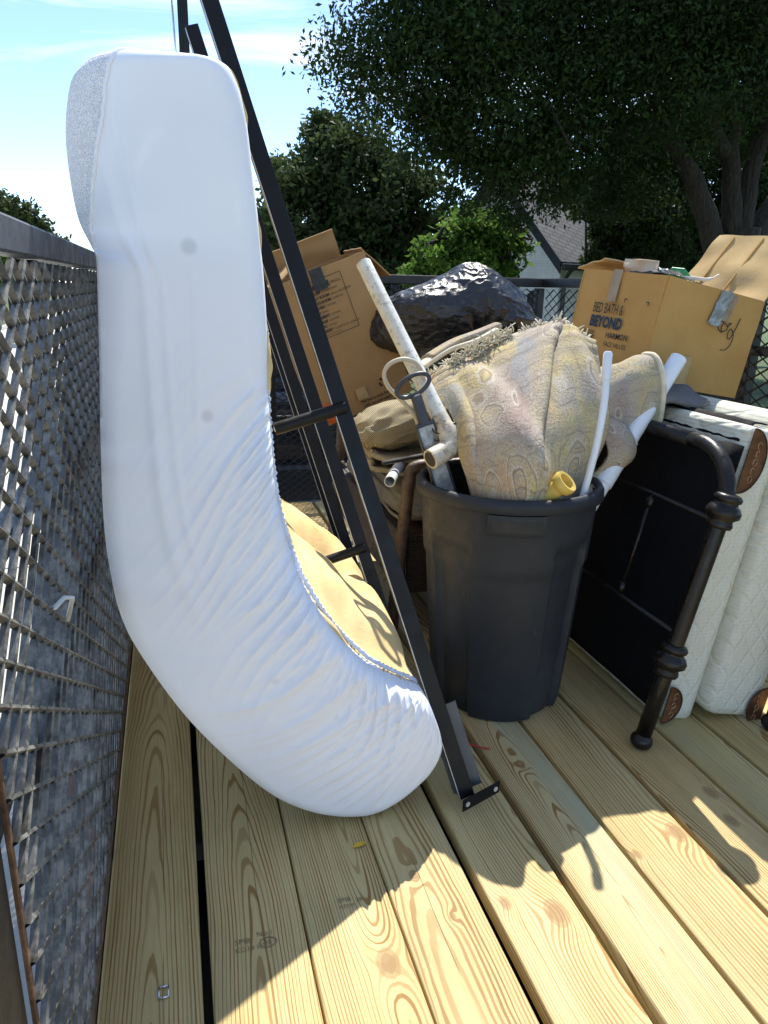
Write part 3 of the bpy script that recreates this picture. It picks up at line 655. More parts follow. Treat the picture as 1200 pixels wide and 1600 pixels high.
lou = np.concatenate([[0], np.cumsum(np.linalg.norm(np.diff(PO, axis=0), axis=1))])
YN = np.interp(PO[:, 1], [0, .9], [1.400, 1.462]); YF = 2.78
def endround(s): 
    a = np.clip(1 - s/.05, 0, 1); b = np.clip(1 - (1-s)/.05, 0, 1); t = np.maximum(a, b); return 1 - np.sqrt(1 - t**2)
YI = 0.10 * endround(S)
def ring_point(i, kind, t, off=0.0):
    """front: t 0 outer .. 1 inner; inner / outer / back faces: t 0 near .. 1 far"""
    o, n = PO[i], PI_[i]; W = np.linalg.norm(n - o) + 1e-6; e = (n - o) / W
    yn, yf = YN[i] + YI[i] + off, YF - YI[i] - off
    return o, n, W, e, yn, yf
def wrinkle(s, v, li, lo):
    """folds of the stretched cover on its front side, metres towards the viewer"""
    g = v ** 1.5; env = smooth01((s - .27) / .14) * (1 - .5 * smooth01((s - .93) / .07))
    lc = li + (lo - li) * (1 - v) * .55
    ph = li * 1.0 - (1 - v) * .26 * (1 - smooth01((s - .55) / .2) * 1.3)
    a = 0.0
    for f, am, sd in ((11, .0110, 0), (25, .0165, 5), (54, .0115, 9)):
        ph2 = ph * f + 1.7 * nz(ph * 5 + sd, v * 1.4, sd)
        rid = 1 - abs(math.sin(math.pi * ph2)); a += am * (rid ** 2.0) * (0.35 + 0.65 * max(0, nz(ph * 6, v * 2 + sd, 3.3) + .5)) * (g if f < 40 else v ** 3)
    b = 0.0
    low = smooth01((s - .60) / .12) * (1 - smooth01((s - .95) / .05))
    for f, am, sd in ((12, .0075, 2), (27, .0070, 7)):
        ph2 = lc * f + 1.4 * nz(lc * 4 + sd, v * 1.1, 8 + sd)
        b += am * ((1 - abs(math.sin(math.pi * ph2))) ** 2.2) * smooth01(v / .3) * (0.4 + .6 * max(0, nz(lc * 5, v * 2, sd) + .5))
    up = (1 - smooth01((s - .45) / .2)) * smooth01((s - .04) / .06)
    cr = .0065 * math.exp(-((v - (.16 + .42 * s)) / .035) ** 2) + .004 * math.exp(-((v - (.27 + .40 * s)) / .02) ** 2)
    cr += .003 * math.exp(-((v - .56) / .02) ** 2) * smooth01((s - .2) / .05) * (1 - smooth01((s - .36) / .06))
    return a * env + b * low + cr * up + .004 * nz(v * 2.2, lc * 2.2, 1.1)
NF, NI, NB = 92, 26, 10
def cover_ring(i):
    s = S[i]; o, n, W, e, yn, yf = ring_point(i, 0, 0); pts = []
    r1 = (.040 + .120 * (1 - smooth01((s - .12) / .24)) * smooth01(s/.05)); r1 = min(r1, W * .42); r2 = min(.045, W * .3)
    # outer face far -> near
    for t in np.linspace(1, 0, 16): 
        y = yn + r1 * 1.1 + (yf - yn - r1 * 1.1) * t
        bul = .010 * math.sin(math.pi * min(1, t)) ; p = o - e * bul; pts.append((p[0], y, p[1], 0, t))
    for k in range(NF):
        u = k / (NF - 1) * W; v = u / W; y = yn
        if u < r1: y += r1 * 1.1 * (1 - math.sqrt(max(0, 1 - (1 - u/r1) ** 2)))
        if u > W - r2: y += r2 * (1 - math.sqrt(max(0, 1 - (1 - (W-u)/r2) ** 2)))
        y -= .014 * math.sin(math.pi * v) * min(1, W / .25) * smooth01(s/.06)
        y -= wrinkle(s, v, lin[i], lou[i]) * smooth01(s/.03) * smooth01((1-s)/.03)
        p = o + e * u; pts.append((p[0], y, p[1], v, 0))
    # hem strip on the inner face, gathered
    hem = smooth01((s - .22) / .05) ; wdt = .006 + .030 * hem
    for k, t in enumerate((.3, .65, 1.0)):
        gth = .0018 * math.sin(lin[i] * 2 * math.pi * 78) * t * hem + .003 * nz(lin[i] * 60, t)
        p = n - e * (.001 + .002 * t - gth); pts.append((p[0], yn + r2 + wdt * t, p[1], 1, t))
    return pts
rings = [cover_ring(i) for i in range(NS)]
CV = np.array([[q[:3] for q in r] for r in rings]); n_r = CV.shape[1]
def white_mat():
    g = G('white_cover'); c = g.coord(); x, y, z = g.sep(c)
    wv = g.math('ADD', g.wave(g.map(c, (1, 1, 1)), 420, 0, 0, 'X'), g.wave(g.map(c, (1, 1, 1)), 420, 0, 0, 'Z'))
    n = g.noise(c, 5, 4, 0.6)
    col = g.ramp(n, [(0.3, (0.82, 0.84, 0.90)), (0.7, (0.87, 0.885, 0.93))])
    for (sx, sz, r, am) in ((-.160, 1.263, .020, .34), (-.142, .958, .016, .30), (-.03, .40, .012, .16), (.10, .30, .010, .12)):
        q = g.math('SQRT', g.math('ADD', g.math('POWER', g.math('SUBTRACT', x, sx), 2.0), g.math('POWER', g.math('SUBTRACT', z, sz), 2.0)))
        col = g.mix(g.math('MULTIPLY', g.smooth(q, r, r * .35), am), col, (0.36, 0.37, 0.40))
    g.set(col, 0.75, 0, g.bump(g.math('MULTIPLY', g.math('ADD', n, g.noise(c, 160, 2)), 1.0), 0.05, 0.002), 0.05)
    tr = g.n('ShaderNodeBsdfTranslucent'); g.put(tr.inputs[0], (0.85, 0.85, 0.85)); ms = g.n('ShaderNodeMixShader'); ms.inputs[0].default_value = .03
    g.nt.links.new(g.b.outputs[0], ms.inputs[1]); g.nt.links.new(tr.outputs[0], ms.inputs[2]); g.nt.links.new(ms.outputs[0], g.out.inputs['Surface'])
    return g.m
def terry_mat():
    g = G('terry_cloth'); c = g.coord(); v = g.voro(g.map(c, (1, 1, 1)), 330, 'F1'); n = g.noise(c, 130, 3, 0.7)
    col = g.ramp(g.math('ADD', g.math('MULTIPLY', v, 0.7), g.math('MULTIPLY', n, 0.5)), [(0.2, (0.70, 0.71, 0.76)), (0.7, (0.90, 0.90, 0.93))])
    return g.set(col, 0.95, 0, g.bump(g.math('ADD', v, n), 0.9, 0.004), 0.1)
M_WHITE = white_mat(); M_TERRY = terry_mat()
mat_root = thing('bent_mattress', (.2, 1.6, 0), 'tall mattress bent into a J in a white stretch cover, against the mesh fence', 'mattress')
seam_u = np.array([.26 * (1 - smooth01((s - .02) / .24)) + .02 for s in S])
jseam = [16 + int(round(u * (NF - 1))) for u in seam_u]
mbc = MB(); mbt = MB(); Fc = []; Ft = []
for i in range(NS - 1):
    for j in range(n_r - 1):
        q = (i*n_r+j, i*n_r+j+1, (i+1)*n_r+j+1, (i+1)*n_r+j)
        (Ft if (j < jseam[i] and S[i] < .36) or j < 16 else Fc).append(q)
def used(F, A):
    fl = A.reshape(-1, 3); ids = sorted({k for f in F for k in f}); mp = {k: a for a, k in enumerate(ids)}
    return MB().add([fl[k] for k in ids], [tuple(mp[k] for k in f) for f in F])
cover = used(Fc, CV).build('fitted_cover', M_WHITE, mat_root, True)
used(Ft, CV).build('terry_back', M_TERRY, mat_root, True)
MB().tube([CV[i, jseam[i]] + np.array((0, -.0015, 0)) for i in range(4, int(NS*.26), 2)], .0036, 6).build('seam', M_WHITE, cover, True)
MB().tube([CV[i, -1] + np.array((.006, -.006, .006)) for i in range(int(NS*.27), NS - 14)], [.0050 + .0007 * math.sin(i * 1.9) for i in range(int(NS*.27), NS - 14)], 6).build('elastic_hem', plain('elastic', (.60, .66, .78), .8), cover, True)
# body of the mattress inside the cover: cream ticking on the hollow side
body = []
for i in range(NS):
    s = S[i]; o, n, W, e, yn, yf = ring_point(i, 0, 0, .012); k = min(.02, W * .2); r = []
    NBI = 60
    for t in np.linspace(0, 1, NBI):
        y = yn + .03 + (yf - yn - .03) * t
        d = .016 * nz(lin[i] * 7, y * 5) + .007 * nz(lin[i] * 19, y * 13, 2) + .010 * (abs(nz(lin[i] * 5 + 3, y * 9, 4)))
        pin = math.exp(-(((lin[i] - 1.02) / .10) ** 2 + ((y - 1.62) / .12) ** 2)); d -= .03 * pin
        bul = .020 * math.sin(math.pi * t) ** .5
        edge = .05 * (max(0, t - .9) / .1) ** 2
        p = n - e * (k * .4 - d * min(1, W/.2) - bul * min(1, W/.2) + edge * min(1, W/.2))
        lowb = smooth01((t - .01) / .14) * smooth01((s - .62) / .2) * math.sin(math.pi * min(1, t * 1.15)) ** .6 * (1 - .35 * smooth01((s - .93) / .07))
        p = p + np.array((.40, .90)) * lowb * .075 + np.array((1, .1)) * .014 * smooth01((s-.2)/.1) * (1 - smooth01((s-.6)/.1)) * smooth01(t*8); dq = ((p[0]-.41)/.085)**2 + ((y-2.02)/.11)**2; an_ = math.atan2(y-2.02, p[0]-.41); p = p - np.array((.40, .90)) * (.100*math.exp(-dq) + .006*math.sin(an_*7 + nz(an_, 2)*2)*math.exp(-dq*.35)); r.append((p[0], y, p[1]))
    ku = min(W * .45, k + .10 * (1 - smooth01((s - .26) / .1))); p = o + e * ku; r.append((p[0], yf - .02, p[1])); r.append((p[0], yn + .05 + .10 * (1 - smooth01((s - .26) / .1)), p[1])); body.append(r)
body = np.array(body)
def beige_mat():
    g = G('cream_ticking'); c = g.coord(); n = g.noise(c, 6, 4, 0.6); f = g.noise(c, 90, 3, 0.6)
    col = g.ramp(n, [(0.3, (0.68, 0.49, 0.23)), (0.7, (0.77, 0.59, 0.31))])
    col = g.mix(g.math('MULTIPLY', g.smooth(g.voro(c, 11), .06, .03), .8), col, (0.20, 0.11, 0.05))
    col = g.mix(g.math('MULTIPLY', g.smooth(g.noise(c, 9, 5, .7, 1.0), .62, .74), .45), col, (0.52, 0.32, 0.12))
    return g.set(col, 0.85, 0, g.bump(g.math('ADD', f, g.noise(g.map(c, (22, 7, 22)), 1.0, 3)), 0.25, 0.006), 0.2)
MB().grid(body, True).build('ticking', beige_mat(), mat_root, True)

# ================================================================== PLATFORM BED FRAME STANDING ON END
M_RAILB = plain('bed_black', (0.007, 0.0075, 0.009), 0.42, 0.0, 0.3, 10, 0.1, 160, 0.25)
M_EDGE = plain('sunlit_edge', (0.50, 0.50, 0.47), 0.4, 0.3, 0.2, 30)  # pale colour paints the sun on the flange edges; also used for slots
frame = thing('platform_bed', (.69, 1.42, 0), 'black metal platform bed standing on end against the white mattress, legs sticking out', 'bed')
SL = .2853; dR = np.array((-SL, 0.28, 1.0)); dR /= np.linalg.norm(dR); nL = np.array((-1.0, 0.03, -SL)); nL -= dR*np.dot(nL, dR); nL /= np.linalg.norm(nL); eY = np.array((0, 1.0, 0))
def angle_iron(base, length, wid=.036, name='side_rail'):
    base = np.array(base, float); c = base + dR * length/2; wx = np.array((1, 0, SL)); wx /= np.linalg.norm(wx)
    eyy = np.cross(dR, wx); 
    o = MB().obox(c, wx, eyy, dR, wid, .0035, length, .0008); o.obox(c - wx*(wid/2-.0018) + eyy*.0165, wx, eyy, dR, .0035, .030, length, .0008)
    r = o.build(name, M_RAILB, frame)
    MB().obox(c - wx*(wid/2+.0012), wx, eyy, dR, .0018, .0032, length*.995).build('sunlit_edge', M_EDGE, r)
    return r, wx, eyy
B1 = (.626, 1.40, .028)
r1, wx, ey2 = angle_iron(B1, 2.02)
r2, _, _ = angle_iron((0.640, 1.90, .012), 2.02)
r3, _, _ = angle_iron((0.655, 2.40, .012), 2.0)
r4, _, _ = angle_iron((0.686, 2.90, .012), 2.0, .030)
MB().obox(np.array(B1) + dR*.11 + np.array((.012, .03, 0)), wx, ey2, dR, .075, .004, .22, .001).build('joint_plate', plain('grey_steel', (.085, .092, .10), .45, .2), r1)
pl = MB().obox(np.array(B1) + np.array((.030, -.012, .006)), np.array((.94, .34, .05))/np.linalg.norm((.94, .34, .05)), np.array((-.34, .94, 0)), (0, 0, 1), .118, .004, .032, .001).build('foot_plate', M_RAILB, frame)
for q in (-.045, .045):
    ux = np.array((.94, .34, .05))/np.linalg.norm((.94, .34, .05)); c = np.array(B1) + np.array((.030, -.012, .006)) + ux*q
    MB().lathe(c - np.array((-.34, .94, 0))*.0022, (.34, -.94, 0), [(0, .0065), (.001, .0065), (.0012, .002)], 14).build('bolt_hole', plain('hole_light', (.55, .52, .42), .8), pl)
for (ra, bz, ln, b0) in ((r1, .935, .160, B1), (r2, .455, .130, (0.640, 1.90, .012))):
    p = np.array(b0) + dR * ((bz - b0[2]) / dR[2]); a = p + wx*.008 ; e_ = p + nL*ln
    lg = MB().tube([a, p + nL*ln*.5, e_], .0145, 20).build('leg', M_RAILB, frame, True, angle=50)
    MB().lathe(e_ + nL*.0005, nL, [(0, .0055), (.001, .0055), (.002, .003)], 12).build('screw', M_CHROME, lg)
MB().obox(np.array((.100, 2.93, 1.97)), (1, 0, .02), (0, 1, 0), (0, 0, 1), .034, .005, .36, .001).build('corner_bracket', M_RAILB, frame)
cbk = frame.children[-1]
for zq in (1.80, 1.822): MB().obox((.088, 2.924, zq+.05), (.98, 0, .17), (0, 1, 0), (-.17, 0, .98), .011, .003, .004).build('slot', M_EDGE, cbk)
MB().tube([(.075, 2.92, 1.80), (.066, 2.92, 2.1)], .0035, 6).build('rod', M_CHROME, cbk, True)

# ================================================================== LITTER ON THE DECK
lf = MB(); L = [(.325, 1.330), (.335, 1.3405), (.350, 1.343), (.358, 1.336), (.345, 1.331)]; lf.add([(x, y, .004 + .003*(k % 2)) for k, (x, y) in enumerate(L)], [(0, 4, 3, 2, 1)])
lf.prism([(x, y, .0035) for x, y in L][::-1], (0, 0, -.001))
tag(lf.build('fallen_leaf', plain('yellow_leaf', (.70, .42, .02), .6)), 'small yellow fallen leaf on the plank below the white mattress', 'leaf')
tag(MB().tube(catmull([(.742,1.715,.006),(.718,1.68,.005),(.722,1.64,.005),(.745,1.615,.006),(.772,1.60,.005)], 14), .0022, 6).build('red_string', plain('red_cord', (.55,.03,.04), .6), None, True), 'short bent piece of red string on the deck by the bin', 'string')
bk = MB()
for a, b in (((-.087,1.058),(-.071,1.058)),((-.071,1.058),(-.071,1.080)),((-.071,1.080),(-.087,1.080)),((-.087,1.080),(-.087,1.058))): bk.tube([(*a, .003), (*b, .003)], .0018, 6)
tag(bk.build('wire_buckle', M_CHROME, None, True), 'tiny square metal buckle lying on the leftmost plank', 'buckle')

# ================================================================== BIN AND WHAT IS IN IT
def bin_mat():
    g = G('bin_plastic'); c = g.coord(); n = g.noise(c, 4, 4, 0.6); f = g.noise(c, 55, 4, 0.7)
    col = g.ramp(n, [(0.3, (0.022, 0.025, 0.030)), (0.7, (0.036, 0.040, 0.046))])
    sc = g.smooth(g.noise(g.map(c, (60, 60, 9), rot=(.2, .3, 0)), 1.0, 4, .7), .66, .74)
    col = g.mix(g.math('MULTIPLY', sc, .45), col, (.16, .16, .15)); col = g.mix(g.math('MULTIPLY', g.smooth(g.noise(c, 3.3, 6, .75), .5, .7), .25), col, (.10, .09, .075))
    spk = g.smooth(g.voro(c, 34), .045, .02); col = g.mix(g.math('MULTIPLY', spk, g.smooth(g.noise(c, 7, 1), .52, .6)), col, (.22, .21, .19))
    return g.set(col, g.smooth(f, .3, .7, .38, .58), 0, g.bump(g.math('ADD', f, g.math('MULTIPLY', n, 2.0)), 0.12, 0.003), 0.22)
M_BIN = bin_mat()
BC = np.array((.915, 1.90)); BH = .685; RB, RT = .195, .246
bn = thing('trash_bin', (*BC, 0), 'big dark grey plastic trash bin with moulded grips, full of pipes and a rug', 'bin')
NA, NZ = 168, 40; V = np.zeros((NZ, NA, 3))
faceA = math.atan2(-BC[1], -BC[0] + .25)      # grip side turned to the viewer
for i, t in enumerate(np.linspace(0, 1, NZ)):
    for k in range(NA):
        a = 2*math.pi*k/NA; r = RB + (RT - RB) * t ** .9
        rel = (a - faceA + math.pi) % (math.pi/2) - math.pi/4      # four wide flutes
        fl = smooth01((.30 - abs(rel)) / .05) * (1 - smooth01((t - .80) / .03)); r -= .016 * fl
        r += .006 * smooth01((t - .70)/.02) - .004 * smooth01((.04 - t) / .04)
        V[i, k] = (BC[0] + r*math.cos(a), BC[1] + r*math.sin(a), .004 + (BH-.03) * t)
inner = V[::-1].copy(); ctr = np.array((*BC, 0)); inner[:, :, :2] = BC + (inner[:, :, :2] - BC) * .972; inner[-1, :, 2] = .02
mb = MB(); mb.grid(np.concatenate([V, inner]), True)
k0 = (2*NZ - 1) * NA; mb.f.append(tuple(range(k0, k0+NA))); mb.f.append(tuple(range(NA))[::-1])
mb.build('body', M_BIN, bn, angle=50)
rim = []
for (dr, dz) in ((-.010, -.004), (-.008, .006), (0, .010), (.010, .007), (.016, -.004), (.017, -.026), (.013, -.028), (.012, -.012), (.0, -.010)): rim.append([(BC[0] + (RT+.004+dr)*math.cos(2*math.pi*k/96), BC[1] + (RT+.004+dr)*math.sin(2*math.pi*k/96), BH - .008 + dz) for k in range(96)])
rim.append(rim[0]); MB().grid(np.array(rim), True).build('rim', M_BIN, bn, True)
for q in (0, 1):
    aa = faceA + q*math.pi; hd = MB(); G_ = []
    for da in np.linspace(-.29, .29, 15):
        a = aa + da; row = []
        for (rr, zz) in ((RT-.004, BH-.040), (RT+.019, BH-.038), (RT+.021, BH-.050), (RT+.020, BH-.088), (RT+.016, BH-.094), (RT-.006, BH-.094), (RT-.004, BH-.040)):
            row.append((BC[0]+rr*math.cos(a), BC[1]+rr*math.sin(a), zz))
        G_.append(row)
    h = hd.grid(np.array(G_)); 
    m = 7; hd.f.append(tuple(range(m-1))); hd.f.append(tuple(range(14*m, 14*m+m-1))[::-1]); gr = hd.build('grip', M_BIN, bn, angle=35)
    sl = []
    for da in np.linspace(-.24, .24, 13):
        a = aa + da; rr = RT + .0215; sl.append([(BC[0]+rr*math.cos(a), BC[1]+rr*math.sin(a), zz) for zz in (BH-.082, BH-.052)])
    MB().slab(np.array(sl), .002).build('grip_shade', plain('bin_recess_shade', (.014, .014, .015), .6), gr)  # dark plate on the grip face, its colour standing in for recess shade

def old_pipe_mat():
    g = G('dirty_pvc'); c = g.coord(); n = g.noise(c, 14, 6, 0.75); f = g.noise(c, 60, 5, 0.75)
    col = g.ramp(n, [(0.3, (0.60, 0.58, 0.50)), (0.6, (0.74, 0.73, 0.66))])
    col = g.mix(g.math('MULTIPLY', g.smooth(f, .50, .66), .75), col, (0.30, 0.29, 0.22))
    return g.set(col, .5, 0, g.bump(f, .15, .002))
def grime_mat():
    g = G('grimy_pvc'); c = g.coord(); n = g.noise(c, 26, 6, 0.8); f = g.noise(c, 70, 5, 0.75)
    col = g.ramp(n, [(0.35, (0.10, 0.075, 0.045)), (0.5, (0.52, 0.47, 0.37)), (0.7, (0.68, 0.64, 0.55))])
    return g.set(col, .55, 0, g.bump(f, .2, .002))
M_OPVC = old_pipe_mat(); M_GPVC = grime_mat(); M_PVC = plain('white_pvc', (.74, .78, .82), .35, 0, .06, 6)
pp = thing('drain_pipe', (.78, 2.0, .6), 'long speckled white pipe with a grimy elbow, leaning across the moving box', 'pipe')
a, b = np.array((0.575,2.300,1.269)), np.array((0.716,1.930,0.841))
MB().pipe(a, b, .0235, .003).build('tube', M_OPVC, pp, True, angle=40)
el = catmull([(0.709,1.945,0.860),(0.720,1.920,0.832),(0.727,1.900,0.807),(0.721,1.885,0.785),(0.699,1.875,0.772),(0.658,1.860,0.757)], 18)
eb = MB().tube(el, [.0245]*4 + [.030]*9 + [.028]*5, 20).build('elbow', M_GPVC, pp, True, angle=50)
MB().lathe(el[-1] + (el[-1]-el[-2])*.02, el[-1]-el[-2], [(0, .0215), (.001, .0215)], 20).build('mouth_shade_disc', plain('pipe_shade', (.05, .04, .03), .9), eb)  # dark disc in place of a hollow end, shade put into its colour
wr = MB()
wr.tube(catmull([(0.718+.034*math.cos(t), 1.925-.030*math.sin(t), 0.839-.02*t/6+.012*math.sin(2*t)) for t in np.linspace(0, 9, 30)], 60), .0022, 6); wr.build('wire_tie', M_TRIM, eb, True)
# hand tool with loop handle
M_BEIGE_P = plain('beige_handle', (.50, .45, .34), .5, 0, .12); M_GREYP = plain('dark_handle', (.040, .044, .055), .45)
lt = thing('loop_handle_tool', (.64, 2.0, .6), 'beige loop handled tool standing at the left rim of the bin', 'hand tool')
loop = catmull([(.668,1.985,.80),(.655,1.99,.85),(.612,1.995,.90),(.576,2.0,.935),(.562,2.0,.972),(.580,2.0,1.000),(.617,2.0,1.012),(.655,2.0,1.000),(.676,2.0,.965),(.682,2.0,.925),(.672,1.995,.890),(.676,1.99,.85),(.690,1.985,.80)], 60)
MB().tube(loop, .0062, 10).build('loop', M_BEIGE_P, lt, True)
MB().tube([(.679,1.985,.80),(.70,1.96,.70),(.73,1.93,.50),(.74,1.92,.25)], .009, 10).build('shaft', M_BEIGE_P, lt, True)
dt = thing('scoop_tool', (.70, 1.9, .5), 'dark oval handled tool with a flat dirty galvanised blade in the bin', 'hand tool')
ov_ = [(.632+.046*math.cos(t)-.006*math.sin(t), 1.952, .945+.026*math.sin(t)+.020*math.cos(t)) for t in np.linspace(0, 2*math.pi, 41)]
MB().tube(ov_, .0062, 10, caps=False).build('handle', M_GREYP, dt, True)
d1 = np.array((.072, -.05, -.235)); d1 /= np.linalg.norm(d1); c1 = np.array((.640, 1.948, .918)); ux = np.cross(d1, (0, 1.0, 0)); ux /= np.linalg.norm(ux); uy = np.cross(d1, ux)
MB().obox(c1 + d1*.04, ux, uy, d1, .030, .018, .085, .004).build('neck', M_GREYP, dt)
MB().obox(c1 + d1*.082, ux, uy, d1, .054, .018, .012, .003).build('collar', M_GREYP, dt)
MB().obox(c1 + d1*.30, ux, uy, d1, .048, .007, .43, .002).build('blade', M_GPVC if False else plain('galvanised', (.36, .36, .34), .5, .4, .5, 40, .2, 70), dt)
for s in (-1, 1): MB().obox(c1 + d1*.30 + ux*s*.0265, ux, uy, d1, .005, .016, .43, .001).build('edge_strip', M_GREYP, dt)

# white rod, sleeved pipe, yellow bat
rod = thing('white_rod', (1.05, 1.78, .3), 'thin curved white plastic rod rising from the bin in front of the rug', 'rod')
MB().tube(catmull([(1.040,1.78,.20),(1.044,1.745,.55),(1.048,1.725,.64),(1.078,1.725,.80),(1.101,1.745,.92),(1.111,1.765,.985)], 24), .0098, 14).build('shaft', M_PVC, rod, True)
MB().tube([(1.1105,1.764,.980),(1.1115,1.7655,.990),(1.117,1.778,1.046),(1.1175,1.779,1.051)], [.0125,.0125,.0118,.008], 16).build('tip', M_PVC, rod, True, angle=50)
vp = thing('vent_pipe', (1.1, 1.85, .3), 'thick white plastic pipe in two sleeved lengths leaning out of the bin to the right', 'pipe')
A_, B_ = np.array((1.055, 1.80, .50)), np.array((1.482, 1.970, 1.014)); dv = (B_-A_)/np.linalg.norm(B_-A_)
MB().pipe(A_ - dv*.2, A_ + dv*.27, .026, .003).build('lower_tube', M_PVC, vp, True, angle=40)
MB().pipe(A_ + dv*.22, A_ + dv*.38, .0295, .003).build('sleeve', M_PVC, vp, True, angle=40)
MB().pipe(A_ + dv*.36, B_, .0255, .003).build('upper_tube', M_PVC, vp, True, angle=40)
bt = thing('yellow_bat', (.93, 1.72, .4), 'hollow yellow plastic bat end poking over the front rim of the bin', 'bat')
M_YEL = plain('yellow_plastic', (.62, .44, .10), .4, 0, .10, 10, .1, 60)
P0, P1 = np.array((.888, 1.740, .625)), np.array((.962, 1.655, .735)); dy = (P1-P0)/np.linalg.norm(P1-P0); Lb = np.linalg.norm(P1-P0)
MB().lathe(P0 - dy*.25, dy, [(0,.016),(.22,.020),(.25,.024),(.268,.027),(.282,.024),(.30,.0235),(.318,.026),(.326,.0225),(.25+Lb-.03,.0225),(.25+Lb-.024,.031),(.25+Lb-.008,.034),(.25+Lb,.031),(.25+Lb-.001,.0235),(.25+Lb-.03,.020)], 28).build('barrel', M_YEL, bt, True, angle=45)
MB().lathe(P1 - dy*.026, dy, [(0,.0195),(.004,.0195)], 20).build('mouth', plain('bat_inside', (.20,.11,.02), .8), bt)

# ------------------------------------------------------------------ rug stuffed into the bin
def rug_mat():
    g = G('rug_pile'); u = g.coord('UV'); uu = g.sep(u)
    dis = g.math('MULTIPLY', g.math('SUBTRACT', g.noise(u, 3.0, 3, .6), .5), .12)
    y = g.math('ADD', uu[1], dis); x = g.math('ADD', uu[0], g.math('MULTIPLY', dis, .6))
    v2 = g.comb(x, y, 0.0)
    big = g.noise(v2, 2.6, 3, .6); b2 = g.noise(g.map(v2, (1, 1, 1), (4, 7, 0)), 3.4, 3, .6)
    base = g.ramp(big, [(0.30, (0.42, 0.30, 0.26)), (0.44, (0.47, 0.41, 0.335)), (0.56, (0.58, 0.475, 0.235)), (0.66, (0.47, 0.41, 0.335))])
    base = g.mix(g.math('MULTIPLY', g.smooth(b2, .56, .66), .55), base, (0.27, 0.33, 0.37))
    base = g.mix(g.math('MULTIPLY', g.smooth(b2, .42, .34), .45), base, (0.52, 0.29, 0.22))
    streak = g.noise(g.map(v2, (3, 120, 1), rot=(0, 0, .12)), 1.0, 3, .7); base = g.mix(g.smooth(streak, .50, .72, 0, .75), base, (0.24, 0.17, 0.13))
    sm = g.voro(g.map(v2, (1, 1.15, 1), rot=(0, 0, .3)), 5.6, 'F1', rnd=.9); swirl = g.math('ADD', sm, g.math('MULTIPLY', g.noise(v2, 11, 2, .5), .26))
    col = base
    for (c0, w0, tone, am) in ((.345, .026, (0.17, 0.12, 0.10), .6), (.385, .028, (0.57, 0.52, 0.43), .9), (.54, .020, (0.20, 0.16, 0.14), .5), (.575, .024, (0.57, 0.52, 0.43), .8), (.72, .018, (0.24, 0.20, 0.18), .45), (.24, .024, (0.30, 0.33, 0.37), .55)):
        col = g.mix(g.math('MULTIPLY', g.smooth(g.math('ABSOLUTE', g.math('SUBTRACT', swirl, c0)), w0, w0 * .5), am), col, tone)
    dots = g.voro(v2, 21, 'F1', rnd=.8); keep = g.smooth(g.noise(v2, 6.5, 1), .50, .55)
    col = g.mix(g.math('MULTIPLY', g.math('MULTIPLY', g.smooth(dots, .26, .18), keep), .6), col, (0.58, 0.50, 0.42)); col = g.mix(g.math('MULTIPLY', g.math('MULTIPLY', g.smooth(dots, .12, .08), keep), .6), col, (0.30, 0.20, 0.18))
    top = g.smooth(y, .20, .10); stripes = g.wave(v2, 14, 1.2, 2, 'Y'); col = g.mix(g.math('MULTIPLY', top, g.smooth(stripes, .4, .7, .3, .9)), col, (0.62, 0.57, 0.45))
    kn = g.voro(g.map(u, (210, 210, 1)), 1.0, 'F1'); col = g.mix(g.smooth(kn, .25, .8, 0, .5), col, (0.22, 0.18, 0.14))
    return g.set(col, .95, 0, g.bump(g.math('ADD', kn, streak), .4, .003), .1)
M_RUG = rug_mat(); M_FRINGE = plain('rug_fringe', (.62, .56, .42), .9, 0, .2, 30)
rug = thing('folded_rug', (.95, 1.85, .5), 'worn pastel oriental rug with cream fringe stuffed folded into the bin', 'rug')
RC = [[(.80,2.30,.86),(.92,2.34,.93),(1.05,2.35,.98),(1.17,2.33,1.01),(1.27,2.26,.98)],
      [(.755,2.20,.925),(.90,2.25,.985),(1.04,2.27,1.040),(1.165,2.25,1.070),(1.255,2.17,1.025)],
      [(.742,2.12,.935),(.885,2.14,.995),(1.035,2.15,1.058),(1.155,2.13,1.092),(1.232,2.05,1.052)],
      [(.738,2.04,.905),(.850,2.02,.955),(.985,2.02,1.010),(1.110,2.02,1.040),(1.220,1.98,1.012)],
      [(.752,1.93,.850),(.815,1.88,.885),(.930,1.86,.925),(1.065,1.88,.940),(1.200,1.91,.925)],
      [(.745,1.85,.775),(.785,1.765,.800),(.885,1.728,.825),(1.035,1.785,.830),(1.190,1.865,.825)],
      [(.765,1.80,.665),(.805,1.725,.665),(.88,1.695,.670),(1.005,1.755,.675),(1.12,1.84,.695)],
      [(.84,1.83,.40),(.86,1.80,.40),(.90,1.79,.40),(.96,1.80,.40),(1.02,1.84,.42)]]
n, m = 120, 130; A = patch(RC, n, m)
for i in range(n):
    for j in range(m):
        t, s = i/(n-1), j/(m-1); top = smooth01((.55 - t) / .25) * smooth01((t - .12) / .1)
        fold = 0.0
        for (s0, w, am, sl) in ((.10, .040, .016, .05), (.30, .07, .026, .75), (.62, .035, .022, -.45), (.86, .06, .022, .30)):    # creases running down into the bin
            q = (s - s0 - sl * (t - .5)) / w; fold += am * (math.exp(-q*q) - .6 * math.exp(-((q - 1.6) ** 2)))
        A[i, j] += np.array((0, -1, .35)) * (fold * smooth01((.95 - t) / .3) + top * .0025 * math.sin(t * 95 + 3.0 * nz(s * 3, t * 2) + s * 4) + .016 * nz(s * 2.6, t * 3.2, 3) + .006 * nz(s * 7, t * 6, 5))
A = A[:, ::-1]
uv = np.array([(1 - j/(m-1), i/(n-1)) for i in range(n) for j in range(m)]); uv = np.vstack([uv, uv])
